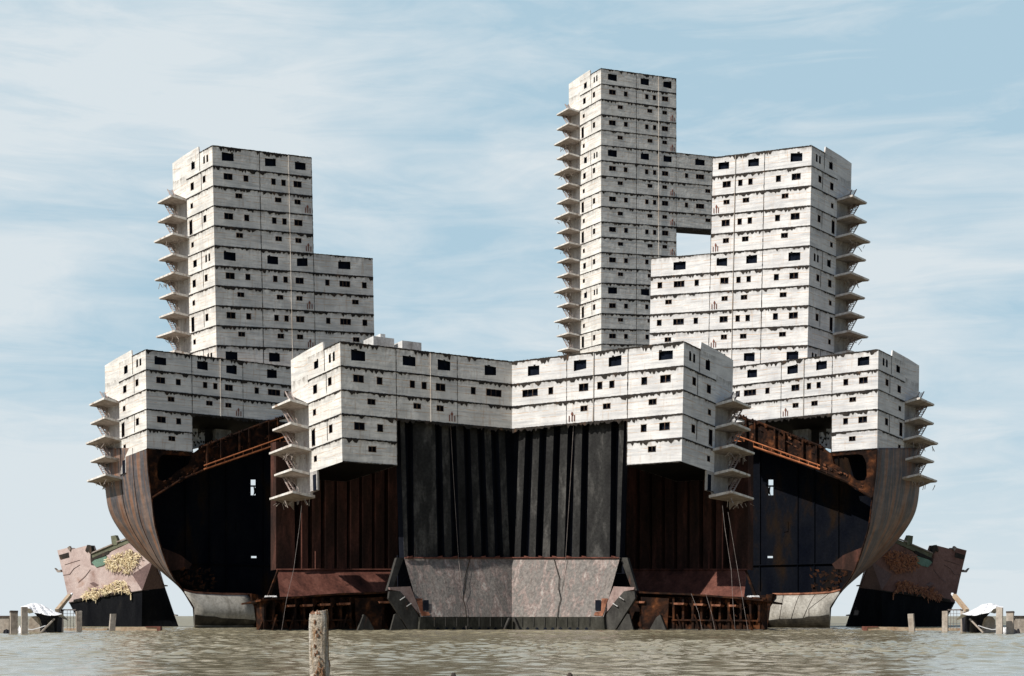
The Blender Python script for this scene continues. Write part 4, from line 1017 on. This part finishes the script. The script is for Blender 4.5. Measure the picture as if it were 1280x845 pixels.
    mb.build('tarp_sheet', mTarp, root, smooth=False)
    # planks and rails
    def stick(name, pts, r, mat, label, cat, group, n=5):
        p = Vector(S(*pts[0])); o = empty(name, (p.x * sg, p.y, p.z)); tag(o, label, cat, group); m2 = MB(sg)
        for a, b in zip(pts, pts[1:]): m2.tube(S(*a), S(*b), r, n)
        m2.build('body', mat, o)
    stick('plank', [(71, 763.5, 152), (87, 744.5, 156)], .26, mBeam, 'pale plank propped against the outer corner of the %s wreck' % sd_, 'plank', 'propped planks', 4)
    stick('plank', [(74, 764, 152.5), (90, 742, 157)], .13, mTarp, 'thin whitish stick beside the pale plank by the %s wreck' % sd_, 'stick', 'propped sticks', 4)
    stick('diagonal_pole', [(51, 791, 145), (68, 773.5, 146)], .10, mConc, 'thin grey pole leaning under the %s tarpaulin' % sd_, 'pole', 'leaning poles')
    stick('slack_rope', [(32, 786.2, 144), (40, 787, 144), (48, 785, 144), (57, 782, 144)], .055, mTarp, 'pale rope slung low under the %s tarpaulin' % sd_, 'rope', 'slack ropes', 4)
    # mesh railing
    p = S(86, 785, 153); o = empty('mesh_railing', (p.x * sg, p.y, 0)); tag(o, 'thin wire railing between two posts by the %s wreck' % sd_, 'railing', 'wire railings'); m2 = MB(sg)
    m2.tube(S(79, 762.3, 153), S(95, 762.3, 153), .09, 4)
    for y in (767, 772.5): m2.tube(S(79, y, 153), S(95, y, 153), .025, 4)
    for x in (84, 88, 92): m2.tube(S(x, 762, 153), S(x, 787, 153), .025, 4)
    m2.build('wire_mesh', mRope, o)
    # long floating timber in two lengths
    for a, b, yy, lb in ((80, 134, 787.2, 'outer length of pale timber floating before the %s wreck' % sd_), (144, 200, 786.2, 'inner length of pale timber with a red end before the %s wreck' % sd_)):
        Y2 = 170; p = S((a + b) / 2, yy, Y2); o = empty('floating_timber', (p.x * sg, p.y, 0)); tag(o, lb, 'timber', 'floating timbers'); m2 = MB(sg)
        n = 9
        for k in range(n):
            x0 = a + (b - a) * k / n; x1 = a + (b - a) * (k + 1) / n; t0 = yy - 2.1 + rnd.uniform(-.3, .3) - (.6 if a > 100 else -.6) * (k / n)
            A = [S(x0, 790.5, Y2), S(x1, 790.5, Y2), S(x1, t0, Y2), S(x0, t0, Y2)]; m2.prism(A, [q + Vector((0, .7, 0)) for q in A])
        m2.build('timber_body', mBeam, o)
        if a > 100:
            m2 = MB(sg); A = [S(196, 789, Y2 - .1), S(200.5, 789, Y2 - .1), S(200.3, 783, Y2 - .1), S(182, 783, Y2 - .1), S(182, 784, Y2 - .1), S(196, 784.3, Y2 - .1)]; m2.prism(A, [q + Vector((0, .9, 0)) for q in A]); m2.build('red_end', mRed, o)
    for q, (x, y) in enumerate(((9, 792), (23.5, 789))):
        p = S(x, y, 140); o = empty('debris_lump', (p.x * sg, p.y, 0)); tag(o, ('dark scrap floating beside the outermost %s post' if q == 0 else 'white float between the two outermost %s posts') % sd_, 'scrap' if q == 0 else 'float', 'scraps by the posts'); m2 = MB(sg)
        for k in range(6):
            c = p + Vector((rnd.uniform(-.25, .25), rnd.uniform(-.1, .1), rnd.uniform(0, .3))); r = rnd.uniform(.12, .26)
            m2.tube(c + Vector((0, 0, -r)), c + Vector((0, 0, r)), r, 6, r * .4)
        m2.build('lump', mSheet if q == 0 else mTarp, o)

# ------------------------------------------------------------------ old timber pile in the foreground
def log():
    Y = 18.0; c = S(398.8, 770, Y); rnd = random.Random(8)
    root = empty('timber_pile', (c.x, Y, -.3)); tag(root, 'rough wooden pile standing alone in the near water', 'post')
    mb = MB(); n = 22; m = 34; R = 12.6 / F * Y; prev = None
    for i in range(m + 1):
        t = i / m; z = -1.0 + (S(0, 765, Y).z + 1.0) * t
        cx = c.x + .012 * math.sin(t * 5) + .012 * t; ring = []
        for k in range(n):
            a = 2 * math.pi * k / n
            r = R * (.90 + .06 * t + .035 * math.sin(3 * a + t * 4) + .02 * math.sin(7 * a + t * 9) + rnd.uniform(-.022, .022))
            if i == m: r *= .93
            if .72 < t < .78 and math.cos(a - .1) > .8: r *= 1.12
            zz = z + (rnd.uniform(-.018, .018) + .02 * math.cos(a) if i == m else 0)
            ring.append(Vector((cx + r * math.cos(a), Y + r * math.sin(a), zz)))
        if prev:
            for k in range(n): mb.face([prev[k], prev[(k + 1) % n], ring[(k + 1) % n], ring[k]])
        prev = ring
    mb.face(prev); mb.build('trunk', mTimber, root)
    mb = MB()
    for k in range(46):
        z = rnd.uniform(.5, 1.6); a = rnd.uniform(-2.0, -.9); q = Vector((c.x + R * .93 * math.cos(a), Y + R * .93 * math.sin(a), z)); s_ = rnd.uniform(.006, .018)
        mb.tube(q - Vector((0, 0, s_)), q + Vector((rnd.uniform(-.01, .01), -.012, s_ * 1.6)), s_, 6, s_ * .5)
    q = Vector((c.x + R * 1.0, Y - .01, 1.09)); mb.tube(q - Vector((0, 0, .035)), q + Vector((0, 0, .04)), .022, 6, .01)
    mb.build('barnacles', M('barnacle', [(0.35, (0.16, 0.07, 0.035)), (0.65, (0.34, 0.20, 0.12))], 14), root)
    mb = MB()
    for k in range(9):
        a = rnd.uniform(-2.6, -.3); q = Vector((c.x + R * .8 * math.cos(a), Y + R * .8 * math.sin(a), S(0, 765.5, Y).z)); mb.tube(q - Vector((0, 0, .02)), q + Vector((rnd.uniform(-.02, .02), 0, rnd.uniform(.005, .03))), .02, 5, .006)
    mb.build('split_top', M('split_wood', [(0.35, (0.20, 0.09, 0.05)), (0.65, (0.36, 0.22, 0.15))], 14), root)
log()
for px, lb in ((567, 'dark tip of a drowned stake, left of the middle at the bottom edge'), (712, 'dark tip of a drowned stake, right of the middle at the bottom edge')):
    p = S(px, 842, 30); o = empty('stake_tip', (p.x, p.y, 0)); tag(o, lb, 'stake', 'drowned stakes'); mb = MB(); rnd = random.Random(px)
    prev = None
    for i, (z, r) in enumerate(((-.5, .06), (p.z - .12, .06), (p.z - .03, .055), (p.z + .02, .03))):
        ring = [Vector((p.x + r * math.cos(k * 1.0472) * rnd.uniform(.8, 1.2), p.y + r * math.sin(k * 1.0472), z)) for k in range(6)]
        if prev:
            for k in range(6): mb.face([prev[k], prev[(k + 1) % 6], ring[(k + 1) % 6], ring[k]])
        prev = ring
    mb.face(prev); mb.build('stake_body', mConcD, o)
